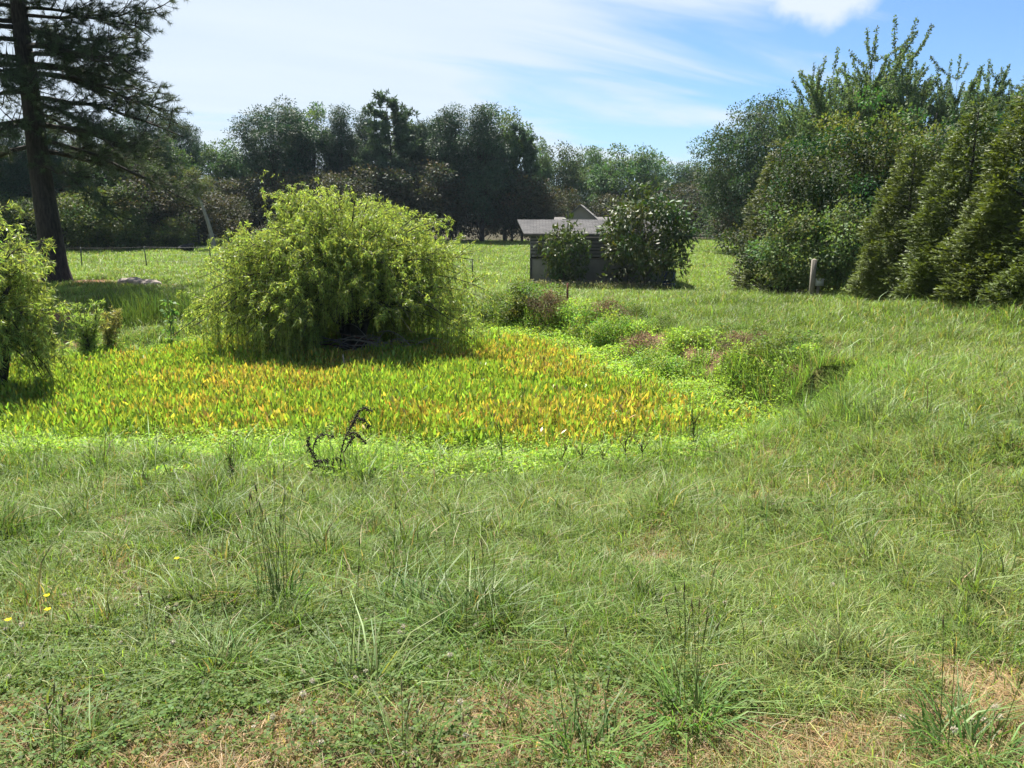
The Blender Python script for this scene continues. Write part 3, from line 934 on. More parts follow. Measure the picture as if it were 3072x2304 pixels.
willow('willow_tree', 'big rounded bright yellow green weeping willow leaning over the pond weeds', 'tree', (WB[0], WB[1]), 3.85, 2.9, 3, 470, 15,
       (0.29, 0.355, 0.095), hollow=w_hollow, lean=(-.15, .1))
e0 = at(-12, 372, 12.0)
willow('young_willow', 'slender leaved young willow leaning in at the left edge before the pine', 'tree', (e0[0], e0[1]), 3.5, 1.0, 8, 58, 12, (0.28, 0.34, 0.10),
       lean=(.05, 0), leaf=(.10, .016), hang=(.15, .6), lo=-.04)


def sapling(name, label, px, row, Y, h, r, seed, col, stemcol='bark_dark', leaf=(.085, .015), nst=7):
    rng = np.random.default_rng(seed)
    p = at(px, row, Y); x, y = p[0], p[1]; zb = float(H(np.array([x]), np.array([y]))[0])
    root = thing(name, label, 'shrub', (x, y, zb))
    T, C = Geo(), Geo(); P, D, CC = [], [], []
    for i in range(nst):
        a = rng.uniform(0, 6.28); e = np.array([math.cos(a) * r * rng.uniform(.3, 1), math.sin(a) * r * rng.uniform(.3, 1), h * rng.uniform(.65, 1.0)])
        st = curve((rng.normal() * .04, rng.normal() * .04, -.05), e, (-e[0] * .15, -e[1] * .15, 0), 8)
        T.tube(st, np.linspace(.016, .004, 8) * h / 1.2, 5)
        for j in range(20):
            t = rng.uniform(.2, 1); q = st[int(t * 7)]; a2 = rng.uniform(0, 6.28); ln = rng.uniform(.12, .34) * h / 1.4
            e2 = q + np.array([math.cos(a2) * ln * .7, math.sin(a2) * ln * .7, ln * rng.uniform(.1, .7)])
            T.tube([q, e2], [.004, .002], 3, cap=False)
            m = 18; f = rng.random((m, 1))
            P.append(q + (e2 - q) * f); dd = (e2 - q) / ln * .6 + sphere_dirs(rng, m) * .8; D.append(dd); CC.append(vary(rng, m, np.array(col) * rng.uniform(.8, 1.2), .18))
    P = np.concatenate(P); n = len(P)
    C.leaves(P, np.concatenate(D), rng.normal(size=(n, 3)), leaf[0] * rng.uniform(.6, 1.3, n), leaf[1] * rng.uniform(.7, 1.3, n), np.concatenate(CC), .42, .15)
    T.build('stems', M[stemcol], root, tint=False).name = 'stem'
    C.build('foliage', M['willow'], root)
    return root


sapling('willow_sapling', 'bushy green willow sapling standing at the far left pond margin', 90, 362, 15.6, 1.35, .42, 21, (0.22, 0.30, 0.085), nst=12)
sapling('willow_sapling', 'thin reddish yellow sapling beside the bushy green sapling', 112, 356, 16.3, 1.0, .36, 22, (0.27, 0.26, 0.10), nst=6)


# broad-leaved sapling on a single thin stem
def cottonwood():
    rng = np.random.default_rng(31)
    p = at(170, 350, 16.8); zb = float(H(p[:1], p[1:2])[0])
    root = thing('cottonwood_sapling', 'single stemmed sapling with large round leaves before the rushes', 'sapling', (p[0], p[1], zb))
    T, C = Geo(), Geo(); st = curve((0, 0, -.05), (.04, 0, 1.28), (.04, 0, 0), 8); T.tube(st, np.linspace(.014, .004, 8), 5)
    n = 90; t = rng.uniform(.35, 1, n); b = st[(t * 7).astype(int)]
    d = sphere_dirs(rng, n); d[:, 2] = d[:, 2] * .5
    pb = b + d * rng.uniform(.03, .16, (n, 1))
    C.leaves(pb, d + np.array([0, 0, -.4]), d + rng.normal(size=(n, 3)) * .5, rng.uniform(.07, .13, n), rng.uniform(.06, .11, n), vary(rng, n, (0.13, 0.22, 0.07), .2), .4, .08)
    T.build('stem', M['bark_grey'], root, tint=False); C.build('foliage', M['weed'], root)


cottonwood()


# ------------------------------------------------------------------ trees of the setting
OAKG = (0.062, 0.112, 0.052); PINEG = (0.036, 0.068, 0.042); DARKG = (0.050, 0.049, 0.032)  # DARKG: understory leaves darkened to carry the shade inside the wood
kind('round_pine', broadleaf(101, 14, 6.0, 4.6, 210, 36000, .25, PINEG, .26, .45, .34, .18, .8), 'bark', 'needle')
kind('ragged_pine', far_pine(102, 14, 5.0, 3.4, .6, 17, (0.058, 0.092, 0.058), .22, .50, 9, 22), 'bark', 'needle')
kind('dense_pine', broadleaf(103, 14, 3.0, 3.7, 200, 36000, .25, (0.042, 0.072, 0.046), .24, .35, .34, .42, .9, .2, .55), 'bark', 'needle')
kind('oak', broadleaf(104, 11, 1.6, 4.6, 130, 20000, .28, OAKG, .28, .5, .55, .22), 'bark_grey', 'broad')
kind('ash', broadleaf(105, 12, 2.2, 3.5, 120, 19000, .26, (0.075, 0.125, 0.062), .24, .45, .5, .3), 'bark_grey', 'broad')
kind('maple', broadleaf(106, 11, 1.2, 3.8, 110, 18000, .27, (0.050, 0.076, 0.040), .24, .5, .55, .3), 'bark_grey', 'broad')
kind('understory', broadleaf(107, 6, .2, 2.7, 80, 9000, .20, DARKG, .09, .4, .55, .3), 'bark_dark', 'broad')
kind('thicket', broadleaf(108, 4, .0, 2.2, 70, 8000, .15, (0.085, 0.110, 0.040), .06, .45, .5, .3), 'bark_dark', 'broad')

ORD = ['first', 'second', 'third', 'fourth', 'fifth', 'sixth', 'seventh', 'eighth', 'ninth', 'tenth', 'eleventh', 'twelfth', 'thirteenth', 'fourteenth']


def row_of(entries, group, where):
    """entries: (kind key, word for it, px, top row, Y, width factor)"""
    byword = {}
    for e in sorted(entries, key=lambda e: e[2]):
        byword.setdefault(e[1], []).append(e)
    rng = random.Random(len(entries))
    for w, es in byword.items():
        for i, e in enumerate(es):
            one = len(es) == 1
            lab = (f'{w} {where}' if one else f'{ORD[i]} {w} from the left {where}')
            nm = {'round_pine': 'pine_tree', 'ragged_pine': 'pine_tree', 'dense_pine': 'pine_tree', 'understory': 'understory_tree', 'thicket': 'thicket_shrub'}.get(e[0], e[0] + '_tree')
            place_px(e[0], nm, lab, 'shrub' if e[0] == 'thicket' else 'tree', e[2], e[3], e[4], group, rng.uniform(0, 6.28), e[5] if len(e) > 5 else 1.0)


# the wood across the pasture, behind the willow
row_of([('round_pine', 'broad dome headed pine', 283, 107, 86, 1.15), ('ragged_pine', 'loose topped tall pine', 397, 99, 86, .95),
        ('ash', 'pale green leafy tree', 318, 108, 90, .9), ('dense_pine', 'dense dark pine', 345, 110, 88, .85), ('dense_pine', 'dense dark pine', 368, 116, 92, .8),
        ('dense_pine', 'dense dark pine', 425, 124, 90, .9), ('dense_pine', 'dense dark pine', 452, 111, 87, .95), ('dense_pine', 'dense dark pine', 482, 109, 85, 1.05),
        ('ash', 'pale green leafy tree', 505, 112, 88, .9), ('ragged_pine', 'loose topped tall pine', 522, 128, 86, .7), ('oak', 'broad round oak', 250, 150, 95, 1.0),
        ('oak', 'broad round oak', 225, 143, 92, .8), ('maple', 'bushy maple', 410, 128, 95, 1.0), ('dense_pine', 'dense dark pine', 300, 118, 95, .9), ('ragged_pine', 'loose topped tall pine', 440, 118, 94, .9)],
       'trees of the wood across the pasture', 'in the wood behind the willow')
# their shaded lower storey
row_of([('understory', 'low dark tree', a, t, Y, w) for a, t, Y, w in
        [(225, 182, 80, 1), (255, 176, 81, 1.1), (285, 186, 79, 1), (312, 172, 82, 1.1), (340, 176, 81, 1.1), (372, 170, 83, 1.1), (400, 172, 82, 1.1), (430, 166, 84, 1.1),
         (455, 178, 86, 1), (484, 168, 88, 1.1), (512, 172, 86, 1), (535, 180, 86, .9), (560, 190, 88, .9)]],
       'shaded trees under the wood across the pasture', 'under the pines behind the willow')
# oaks behind the shed
row_of([('oak', 'broad round oak', 628, 150, 104, 1.1), ('oak', 'broad round oak', 590, 150, 118, .75), ('maple', 'bushy maple', 556, 148, 100, .85), ('ash', 'pale green leafy tree', 540, 146, 96, .55),
        ('oak', 'broad round oak', 665, 163, 122, 1.0), ('maple', 'bushy maple', 693, 164, 120, 1.0), ('maple', 'bushy maple', 718, 160, 110, .9), ('ash', 'pale green leafy tree', 575, 166, 112, 1.0),
        ('maple', 'bushy maple', 610, 172, 108, 1.0), ('maple', 'bushy maple', 650, 178, 100, 1.0)],
       'oaks and maples beyond the house', 'beyond the house roof behind the shed')
row_of([('understory', 'low dark tree', 556, 205, 84, .9), ('understory', 'low dark tree', 690, 186, 92, 1.3), ('understory', 'low dark tree', 612, 196, 96, 1.2), ('understory', 'low dark tree', 655, 200, 96, 1.2)],
       'low trees beside the house', 'beside the house behind the shed')
# the wood on the left, behind the lone pine
row_of([('round_pine', 'round headed pine', 188, 119, 78, .62), ('dense_pine', 'dark heavy pine', 158, 112, 70, .9), ('dense_pine', 'dark heavy pine', 128, 122, 66, 1.0), ('ragged_pine', 'thin ragged pine', 95, 138, 64, .9),
        ('dense_pine', 'dark heavy pine', 60, 118, 62, 1.0), ('dense_pine', 'dark heavy pine', 22, 125, 60, 1.0), ('dense_pine', 'dark heavy pine', -25, 110, 60, 1.0), ('maple', 'dark bushy maple', 140, 150, 64, 1.0),
        ('maple', 'dark bushy maple', 100, 158, 62, 1.0), ('maple', 'dark bushy maple', 190, 168, 70, .8), ('maple', 'dark bushy maple', 50, 150, 62, 1.0), ('maple', 'dark bushy maple', -10, 150, 60, 1.0), ('oak', 'spreading oak', 172, 140, 74, .8)],
       'trees of the wood on the left', 'behind the lone pine')
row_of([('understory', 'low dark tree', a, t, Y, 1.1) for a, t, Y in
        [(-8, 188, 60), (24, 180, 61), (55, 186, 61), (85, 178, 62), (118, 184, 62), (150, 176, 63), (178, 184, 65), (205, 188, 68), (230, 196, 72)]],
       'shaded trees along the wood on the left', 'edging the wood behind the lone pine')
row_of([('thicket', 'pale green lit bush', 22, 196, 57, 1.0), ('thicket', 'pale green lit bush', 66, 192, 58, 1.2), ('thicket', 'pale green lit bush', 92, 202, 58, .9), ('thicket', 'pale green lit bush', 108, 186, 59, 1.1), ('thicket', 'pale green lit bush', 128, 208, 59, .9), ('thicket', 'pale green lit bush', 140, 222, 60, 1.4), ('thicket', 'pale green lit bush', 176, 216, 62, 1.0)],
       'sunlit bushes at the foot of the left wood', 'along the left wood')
# the grove on the right
kind('elm', shoot_tree(120, 12, 2.9, 20, (0.115, 0.165, 0.088), .12, .2), 'bark_grey', 'broad')
kind('elm_wide', shoot_tree(121, 12, 3.2, 20, (0.100, 0.150, 0.085), .13, .2), 'bark_grey', 'broad', 99.6)
kind('grove_oak', broadleaf(122, 11, 1.0, 3.8, 150, 26000, .21, (0.048, 0.078, 0.044), .25, .5, .5, .3), 'bark_grey', 'broad')
kind('viny_tree', broadleaf(123, 6.5, .1, 2.3, 72, 17000, .145, (0.036, 0.052, 0.023), .13, .45, .6, .5, 1.0, .4), 'bark_dark', 'broad')
kind('viny_tree_pale', broadleaf(124, 6.5, 1.4, 2.1, 60, 15000, .14, (0.095, 0.120, 0.038), .13, .5, .55, .35), 'bark_dark', 'broad')  # paler copy of the viny crown, sunlight on the tops put into its colour
kind('juniper', cypress_tree(125, 5, 1.45, 3600, (0.092, 0.112, 0.044)), 'bark_dark', 'cypress')
place_px('grove_oak', 'oak_tree', 'dark spreading oak at the left end of the right hand grove', 'tree', 742, 106, 64, 'grove on the right', .4, .95)
place_px('grove_oak', 'oak_tree', 'dark oak just right of the grove end oak, before the tall elms', 'tree', 782, 100, 60, 'grove on the right', 2.0, .85)
place_px('maple', 'maple_tree', 'small dark shade tree over the pasture at the grove foot', 'tree', 722, 186, 84, 'grove on the right', 1.0, 1.25)
place_px('understory', 'understory_tree', 'low dark tree tucked under the oak at the grove foot', 'tree', 750, 190, 74, 'grove on the right', 3.0, 1.2)
place_px('understory', 'understory_tree', 'dusky low tree between grove oak and the fuzzy juniper', 'tree', 772, 170, 62, 'grove on the right', 4.0, 1.0)
for px, top, Y, k, w, lab in [(840, 40, 42, 'elm', 1.0, 'tallest elm with three upright leafy spires behind the viny trees'), (808, 66, 44, 'elm_wide', .75, 'shorter elm at the left shoulder of the tallest elm'),
                              (922, 56, 40, 'elm_wide', .95, 'loose feathery elm standing behind the cypress row'), (985, 64, 38, 'elm', .8, 'slim elm spire between the feathery elm and the picture edge elm'),
                              (874, 44, 43, 'elm', .85, 'elm with bushy upright top just right of the tallest elm'), (952, 62, 41, 'elm', .8, 'narrow pale elm between the feathery elm and the slim spire'),
                              (1030, 74, 36, 'elm_wide', .9, 'elm behind the tallest cypress at the edge of the view')]:
    place_px(k, 'elm_tree', lab, 'tree', px, top + (18 if k == 'elm_wide' else 8), Y, 'elms behind the right hedge', px * .7, w)
place_px('viny_tree', 'viny_tree', 'dark tree smothered in vines nearest the grey post', 'tree', 800, 142, 26.5, 'vine covered trees', .5, 1.0)
place_px('viny_tree', 'viny_tree', 'dark vine covered tree between the grey post and the cypresses', 'tree', 862, 138, 27.5, 'vine covered trees', 2.5, 1.0)
place_px('viny_tree_pale', 'viny_tree', 'vine covered tree with top leaves tinted yellowish for sunlight', 'tree', 842, 112, 29.5, 'vine covered trees', 1.2, .95)
place_px('viny_tree_pale', 'viny_tree', 'climber covered tree tinted sunlit yellow above the first cypress', 'tree', 905, 124, 30.0, 'vine covered trees', 3.9, .9)
place_px('viny_tree', 'viny_tree', 'dark vine covered tree filling the gap behind the second cypress', 'tree', 935, 128, 28, 'vine covered trees', 4.4, 1.0)
place_px('viny_tree', 'viny_tree', 'dark vine covered tree behind the tallest cypress', 'tree', 1000, 112, 25, 'vine covered trees', 5.4, 1.0)
place_px('juniper', 'juniper_tree', 'fuzzy brownish green juniper at the pasture corner of the grove', 'tree', 774, 150, 29.5, None, 0, 1.0)
kind('cypress', cypress_tree(130, 4.6, 1.75, 5600, (0.100, 0.132, 0.036)), 'bark_dark', 'cypress')
kind('cypress_b', cypress_tree(131, 4.6, 1.8, 5600, (0.090, 0.124, 0.034)), 'bark_dark', 'cypress')
for px, top, Y, k, w, lab in [(905, 150, 20.5, 'cypress', .95, 'cypress at the far end of the hedge row nearest the grey post'), (962, 118, 18.2, 'cypress_b', .9, 'second cypress along the hedge row from the grey post'),
                              (1020, 92, 16.2, 'cypress', .9, 'third cypress along the hedge row from the grey post'), (1082, 84, 14.4, 'cypress_b', .85, 'nearest cypress of the hedge row, cut by the picture edge')]:
    place_px(k, 'cypress_tree', lab, 'tree', px, top, Y, 'cypresses planted in a hedge row', px * .3, w)
# vine curtain hanging over the dark trees by the post
rng = np.random.default_rng(140)
kind('vine_bush', broadleaf(141, 2.6, .0, 1.0, 46, 6500, .085, (0.115, 0.155, 0.060), .04, .5, .75, .35), 'bark_dark', 'broad', )
kind('magnolia', broadleaf(150, 4.6, .25, 2.25, 88, 5200, .26, (0.058, 0.080, 0.030), .10, .5, .42, .28), 'bark_grey', 'glossy')
kind('magnolia_small', broadleaf(151, 2.9, .0, 1.35, 55, 2300, .25, (0.065, 0.090, 0.032), .07, .45, .42, .35), 'bark_grey', 'glossy')
place_px('vine_bush', 'vine_thicket', 'pale leaved vine thicket hanging left of the grey post', 'shrub', 792, 205, 24.5, None, .3, 1.0)
place_px('vine_bush', 'vine_thicket', 'low leafy vine sprawl behind the grey post', 'shrub', 818, 240, 24.5, None, 1.9, 1.2)
place_px('vine_bush', 'vine_thicket', 'leafy vine column climbing beside the first cypress', 'shrub', 848, 200, 23.5, None, 3.3, .8)
place_px('magnolia', 'magnolia_tree', 'large round magnolia hiding the right end of the shed', 'tree', 646, 186, 37.4, None, .8, .86)
place_px('magnolia_small', 'magnolia_shrub', 'smaller glossy magnolia shrub against the shed wall', 'shrub', 563, 222, 38.0, None, .2, .68)


# ------------------------------------------------------------------ shed
def make_shed():
    A = at(530, 286, 39.3); dirx_ = np.array([math.cos(R(9)), math.sin(R(9)), 0]); diry = np.array([-math.sin(R(9)), math.cos(R(9)), 0])
    Lw, Dp = 6.9, 4.4
    gz = float(H(A[:1], A[1:2])[0]); ze = at(529, 233.5, 39.3)[2]; hw = ze - gz
    root = thing('garden_shed', 'long low grey lap sided shed with shallow shingle roof behind the pond', 'shed', (A[0], A[1], gz), None, R(-1.2))
    g = Geo(); g.box((Lw / 2, Dp / 2, hw / 2 - .15), (Lw, Dp, hw + .3)); g.build('wall', M['panel'], root, tint=False)
    # lap boards on the upper half of the front
    g = Geo(); nb = 7; bh = .165
    for i in range(nb):
        z = hw - .04 - (i + 1) * bh
        x0 = .02 + (.06 if i == nb - 1 else 0)
        zl = z + .045
        V = [(x0, -.020, z + bh), (Lw - .02, -.020, z + bh), (Lw - .02, -.075, zl), (x0, -.075, zl), (x0, -.012, zl), (Lw - .02, -.012, zl), (x0, -.012, z + bh), (Lw - .02, -.012, z + bh)]
        g.add(V, [(0, 3, 2, 1), (3, 4, 5, 2), (0, 6, 4, 3), (1, 2, 5, 7)])
    g.build('siding', M['siding'], root, tint=False)
    g = Geo(); g.box((Lw / 2, -.006, hw - .06 - nb * bh / 2), (Lw - .06, .006, nb * bh)); g.build('lap_shade_backing', M['black'], root, tint=False)  # black sheet added to deepen the shade lines between the boards
    g = Geo()
    for x, w, z0, z1 in [(.03, .09, -.1, hw - 7 * bh - .06), (2.45, .05, -.1, hw - 7 * bh - .06), (4.9, .05, -.1, hw - 7 * bh - .06), (Lw - .05, .09, -.1, hw - .05)]:
        g.box((x, -.03, (z0 + z1) / 2), (w, .05, z1 - z0))
    g.box((Lw / 2, -.024, hw - 7 * bh - .085), (Lw - .1, .042, .045))
    g.build('trim', M['trim'], root, tint=False)
    # roof: two slopes with thickness, low pitch
    zr = hw + .62; ov = .32; oe = .28; th = .07
    for nm, y0, y1, z0, z1 in (('roof', -oe, Dp / 2, hw - .05, zr), ('roof', Dp + oe, Dp / 2, hw - .05, zr)):
        me = bpy.data.meshes.new('roof')
        V = [(-ov, y0, z0), (Lw + ov, y0, z0), (Lw + ov + .36, y1, z1), (-ov - .36, y1, z1), (-ov, y0, z0 - th), (Lw + ov, y0, z0 - th), (Lw + ov + .36, y1, z1 - th), (-ov - .36, y1, z1 - th)]
        V = [(a, b, c + .06) for a, b, c in V]
        F = [(0, 1, 2, 3), (7, 6, 5, 4), (0, 4, 5, 1), (1, 5, 6, 2), (3, 7, 4, 0)]
        if y0 > y1: F = [f[::-1] for f in F]
        me.from_pydata(V, [], F); uv = me.uv_layers.new(name='UVMap')
        for p in me.polygons:
            for li in p.loop_indices:
                v = me.vertices[me.loops[li].vertex_index].co; uv.data[li].uv = (v.x, abs(v.y - y0) + v.z * .2)
        me.materials.append(M['roof']); o = bpy.data.objects.new(nm, me); COL.objects.link(o); o.parent = root
    g = Geo(); g.box((Lw / 2, -oe - .014, hw - .065), (Lw + 2 * ov, .024, .15)); g.build('fascia', M['trim'], root, tint=False)
    # gable triangles under the roof
    for x in (-.001, Lw + .001):
        g = Geo(); g.add([(x, 0, hw), (x, Dp, hw), (x, Dp / 2, zr - .02), (x + (.05 if x < 1 else -.05), 0, hw), (x + (.05 if x < 1 else -.05), Dp, hw), (x + (.05 if x < 1 else -.05), Dp / 2, zr - .02)], [(0, 1, 4, 3), (1, 2, 5, 4), (2, 0, 3, 5)], [(0, 2, 1), (3, 4, 5)])
        g.build('gable', M['siding'], root, tint=False)


make_shed()


def make_house():
    P = at(582, 236, 74); gz = float(H(P[:1], P[1:2])[0])
    root = thing('house', 'distant house with pale shingle roof and upper gable showing above the shed roof', 'house', (P[0] - .5, P[1], gz), None, R(-8))

    def gable_block(x0, x1, y0, y1, hw, rise, along):
        """a block with a ridge along x or y: wall, roof"""
        g = Geo(); g.box(((x0 + x1) / 2, (y0 + y1) / 2, hw / 2), (x1 - x0, y1 - y0, hw))
        if along == 'y':
            xm = (x0 + x1) / 2
            for y in (y0, y1): g.add([(x0, y, hw), (x1, y, hw), (xm, y, hw + rise), (x0, y + .05, hw), (x1, y + .05, hw), (xm, y + .05, hw + rise)], None, [(0, 1, 2), (5, 4, 3)])
        g.build('wall', M['wall_far'], root, tint=False)
        me = bpy.data.meshes.new('roof'); o = .4; th = .12
        if along == 'y':
            xm = (x0 + x1) / 2; k = rise / ((x1 - x0) / 2)
            pr = [(x0 - o, hw - o * k), (xm, hw + rise), (x1 + o, hw - o * k)]
            V = [(a, y, z + .06) for y in (y0 - o, y1 + o) for a, z in pr] + [(a, y, z + .06 + th) for y in (y0 - o, y1 + o) for a, z in pr]
        else:
            ym = (y0 + y1) / 2; k = rise / ((y1 - y0) / 2)
            pr = [(y0 - o, hw - o * k), (ym, hw + rise), (y1 + o, hw - o * k)]
            V = [(x, b, z + .06) for x in (x0 - o, x1 + o) for b, z in pr] + [(x, b, z + .06 + th) for x in (x0 - o, x1 + o) for b, z in pr]
        F = [(0, 1, 4, 3), (1, 2, 5, 4), (6, 9, 10, 7), (7, 10, 11, 8), (0, 6, 7, 1), (1, 7, 8, 2), (3, 4, 10, 9), (4, 5, 11, 10), (0, 3, 9, 6), (2, 8, 11, 5)]
        me.from_pydata(V, [], F); uv = me.uv_layers.new(name='UVMap')
        for p in me.polygons:
            for li in p.loop_indices:
                v = me.vertices[me.loops[li].vertex_index].co
                uv.data[li].uv = (v.x, v.y + v.z) if along == 'x' else (v.y, v.x + v.z)
        me.materials.append(M['roof_far']); ob = bpy.data.objects.new('roof', me); COL.objects.link(ob); ob.parent = root
    gable_block(-2.0, 4.5, 0, 7, 1.7, .9, 'x')
    gable_block(-1.3, 1.6, 2.6, 8.5, 2.6, 1.2, 'y')


make_house()

# blue barrel by the shed
p = at(668, 290, 37.2); zb = float(H(p[:1], p[1:2])[0])
t = thing('plastic_barrel', 'blue plastic barrel standing at the right end of the shed', 'barrel', (p[0], p[1], zb - .02))
g = Geo(); zz = np.array([0, .03, .12, .27, .30, .33, .58, .61, .64, .82, .90, .905]); rr_ = np.array([.27, .29, .295, .295, .31, .295, .295, .31, .295, .295, .28, .24])
g.tube(np.stack([np.zeros(12), np.zeros(12), zz], 1), rr_ * 1.06, 24); g.build('body', M['blue'], t, tint=False)
g = Geo(); g.tube([(0, 0, .905), (0, 0, .93)], [.235, .225], 20); g.tube([(.13, 0, .93), (.13, 0, .955)], [.035, .035], 10); g.build('lid', M['blue'], t, tint=False)


# ------------------------------------------------------------------ fences and posts
def tpost(g, x, y, h, tilt=0.0):
    z = float(H(np.array([x]), np.array([y]))[0])
    for dx, w, d in ((0, .055, .012), (0, .012, .05)):
        g.box((0, 0, h / 2 - .1), (w, d, h + .2))
    return z


def wire_fence(label, posts, h, nw, end_label=None):
    root = thing('wire_fence', label, 'fence', (posts[0][0], posts[0][1], float(H(np.array([posts[0][0]]), np.array([posts[0][1]]))[0])))
    o0 = np.array(root.location)
    rngf = random.Random(len(posts)); tops = []
    for i, (x, y) in enumerate(posts):
        z = float(H(np.array([x]), np.array([y]))[0])
        g = Geo(); tl = rngf.uniform(-.05, .05)
        b = np.array([x, y, z - .1]) - o0; e = b + np.array([tl * h, 0, h + .1])
        g.tube([b, e], [.03, .027], 4)
        g.box((b + e) / 2 + np.array([0, -.02, 0]), (.012, .035, h * .95))
        g.build('post', M['steel'], root, tint=False); tops.append((b + np.array([0, 0, .1]), e))
    g = Geo()
    for k in range(nw):
        f = .3 + .65 * k / max(1, nw - 1)
        for (b0, e0), (b1, e1) in zip(tops[:-1], tops[1:]):
            g.tube(curve(b0 + (e0 - b0) * f, b1 + (e1 - b1) * f, (0, 0, -.03), 5), .0035, 3, cap=False)
    g.build('wire', M['wire'], root, tint=False)


def pxy(px, row, Y):
    p = at(px, row, Y); return (p[0], p[1])


wire_fence('near wire fence on thin green steel posts crossing the field behind pine and shed', [pxy(18, 268, 40), pxy(82, 268, 40), pxy(147, 268, 40), pxy(211, 268, 40), pxy(276, 270, 40), pxy(342, 274, 40), pxy(408, 278, 40), pxy(473, 281, 40)], 1.08, 3)
wire_fence('short run of wire fence on thin posts right of the shed', [pxy(739, 291, 36), pxy(820, 285, 41), pxy(880, 280, 44)], 1.0, 3)
wire_fence('far wire fence along the foot of the left wood', [pxy(a, 245, Y) for a, Y in ((18, 55), (58, 56), (78, 57), (98, 58), (118, 59), (136, 60), (152, 61), (166, 62), (180, 63))], 1.25, 4)
wire_fence('far wire fence under the shade tree before the right grove', [pxy(a, 243, 84) for a in (692, 706, 722, 738, 754, 770)], 1.3, 4)

# rail gate and braces by the leaning bare trunk
p = at(196, 242, 66); zb = float(H(p[:1], p[1:2])[0])
t = thing('rail_gate', 'dark rail gate between wooden posts at the field corner', 'gate', (p[0], p[1], zb), None, R(12))
for x in (-2.0, .25, 1.25):
    g = Geo(); g.tube([(x, 0, -.1), (x, 0, 1.55)], [.10, .09], 8); g.build('post', M['trim'], t, tint=False)
for k in range(5):
    g = Geo(); g.box((-.88, .0, .42 + k * .23), (2.05, .04, .07)); g.build('rail', M['wood'], t, tint=False)
for x0, x1 in ((1.15, .75), (1.35, 2.6)):
    g = Geo(); g.tube([(x0, -.02, 1.1), (x1, -.05, -.05)], [.045, .05], 6); g.build('brace', M['wood'], t, tint=False)

# leaning bare trunk with a small crown
def leaning_tree():
    rng = np.random.default_rng(160)
    p = at(214, 242, 62); zb = float(H(p[:1], p[1:2])[0])
    root = thing('leaning_tree', 'slender pale trunked tree leaning left with small olive crown near the rail gate', 'tree', (p[0], p[1], zb))
    T, C = Geo(), Geo()
    T.tube(curve((0, 0, -.2), (-1.05, 0, 4.3), (.18, 0, 0), 9), np.linspace(.21, .09, 9), 8)
    for i in range(26):
        c = np.array([-1.05, 0, 5.2]) + sphere_dirs(rng, 1)[0] * np.array([1.15, 1.1, 1.0]) * rng.uniform(.4, 1)
        limb_geo(T, (-1.0, 0, 4.0), c, .05, .012, .1, 4, 5)
        clump_leaves(C, rng, c, .42, 130, .15, np.array((0.085, 0.100, 0.04)) * rng.uniform(.7, 1.3))
    T.build('trunk', M['pole'], root, tint=False); C.build('crown', M['broad'], root)


leaning_tree()
# pale farm track seen beyond the fence
V = []; rowp = [at(a, b, Y) for a, b, Y in ((195, 241, 74), (225, 240.5, 76), (250, 240, 79), (290, 240, 82), (360, 240, 84))]
for q in rowp:
    for dy in (0, 5.0):
        V.append((q[0], q[1] + dy, float(H(np.array([q[0]]), np.array([q[1] + dy]))[0]) + .03))
g = Geo(); g.add(V, [(2 * i, 2 * i + 2, 2 * i + 3, 2 * i + 1) for i in range(len(rowp) - 1)])
tag(g.build('farm_road', M['road'], tint=False), kind='structure')

# dark feed tub tipped in the pasture
p = at(188, 246, 58); zb = float(H(p[:1], p[1:2])[0])
t = thing('feed_tub', 'small black feed tub lying tilted on the pasture before the rail gate', 'tub', (p[0], p[1], zb + .1)); t.rotation_euler = (R(14), R(-8), 0)
g = Geo(); g.tube([(0, 0, 0), (0, 0, .05), (0, 0, .42), (0, 0, .45)], [.36, .40, .55, .58], 20, cap=False); g.tube([(0, 0, .44), (0, 0, .1)], [.54, .40], 20, cap=False); g.tube([(0, 0, .05), (0, 0, .08)], [.38, .38], 20)
g.build('tub', M['black'], t, tint=False).name = 'shell'

# grey timber post with a small box beside it
p = at(811, 299.5, 22.0); zb = float(H(p[:1], p[1:2])[0])
t = thing('timber_post', 'square grey timber post standing alone in front of the vine thicket', 'post', (p[0], p[1], zb))
g = Geo(); g.box((0, 0, .46), (.115, .115, 1.3)); g.add(np.array([(-.0575, -.0575, 1.11), (.0575, -.0575, 1.11), (.0575, .0575, 1.11), (-.0575, .0575, 1.11), (0, 0, 1.145)]), None, [(0, 1, 4), (1, 2, 4), (2, 3, 4), (3, 0, 4)]); g.build('shaft', M['wood'], t, tint=False)
p = at(818, 297, 23.2); zb = float(H(p[:1], p[1:2])[0])
t = thing('meter_box', 'small grey utility box on a stub post beside the timber post', 'utility box', (p[0], p[1], zb))
g = Geo(); g.box((0, .05, .2), (.07, .05, .9)); g.build('stub_post', M['wood'], t, tint=False)
g = Geo(); g.box((0, -.03, .50), (.21, .10, .19)); b_ = g.build('case', M['box'], t, tint=False)
g = Geo(); g.box((0, -.04, .605), (.235, .14, .02)); g.build('lid', M['box'], t, tint=False)

# rusty stake on the bank, pale stake in the pond leaves
p = at(567, 326, 19.6); zb = float(H(p[:1], p[1:2])[0])
t = thing('rusty_stake', 'short rusty steel stake standing on the far pond bank', 'stake', (p[0], p[1], zb))
g = Geo(); g.box((0, 0, .3), (.05, .012, .8)); g.box((0, .03, .3), (.01, .048, .78)); g.build('shaft', M['rust'], t, tint=False)
p = onz(345, 377, POND_Z)
t = thing('wooden_stake', 'thin pale stake leaning among pond leaves before the willow', 'stake', (p[0], p[1], POND_Z))
g = Geo(); g.tube([(0.03, 0, -.1), (-.02, 0, .42)], [.014, .012], 6); g.build('shaft', M['pole'], t, tint=False)

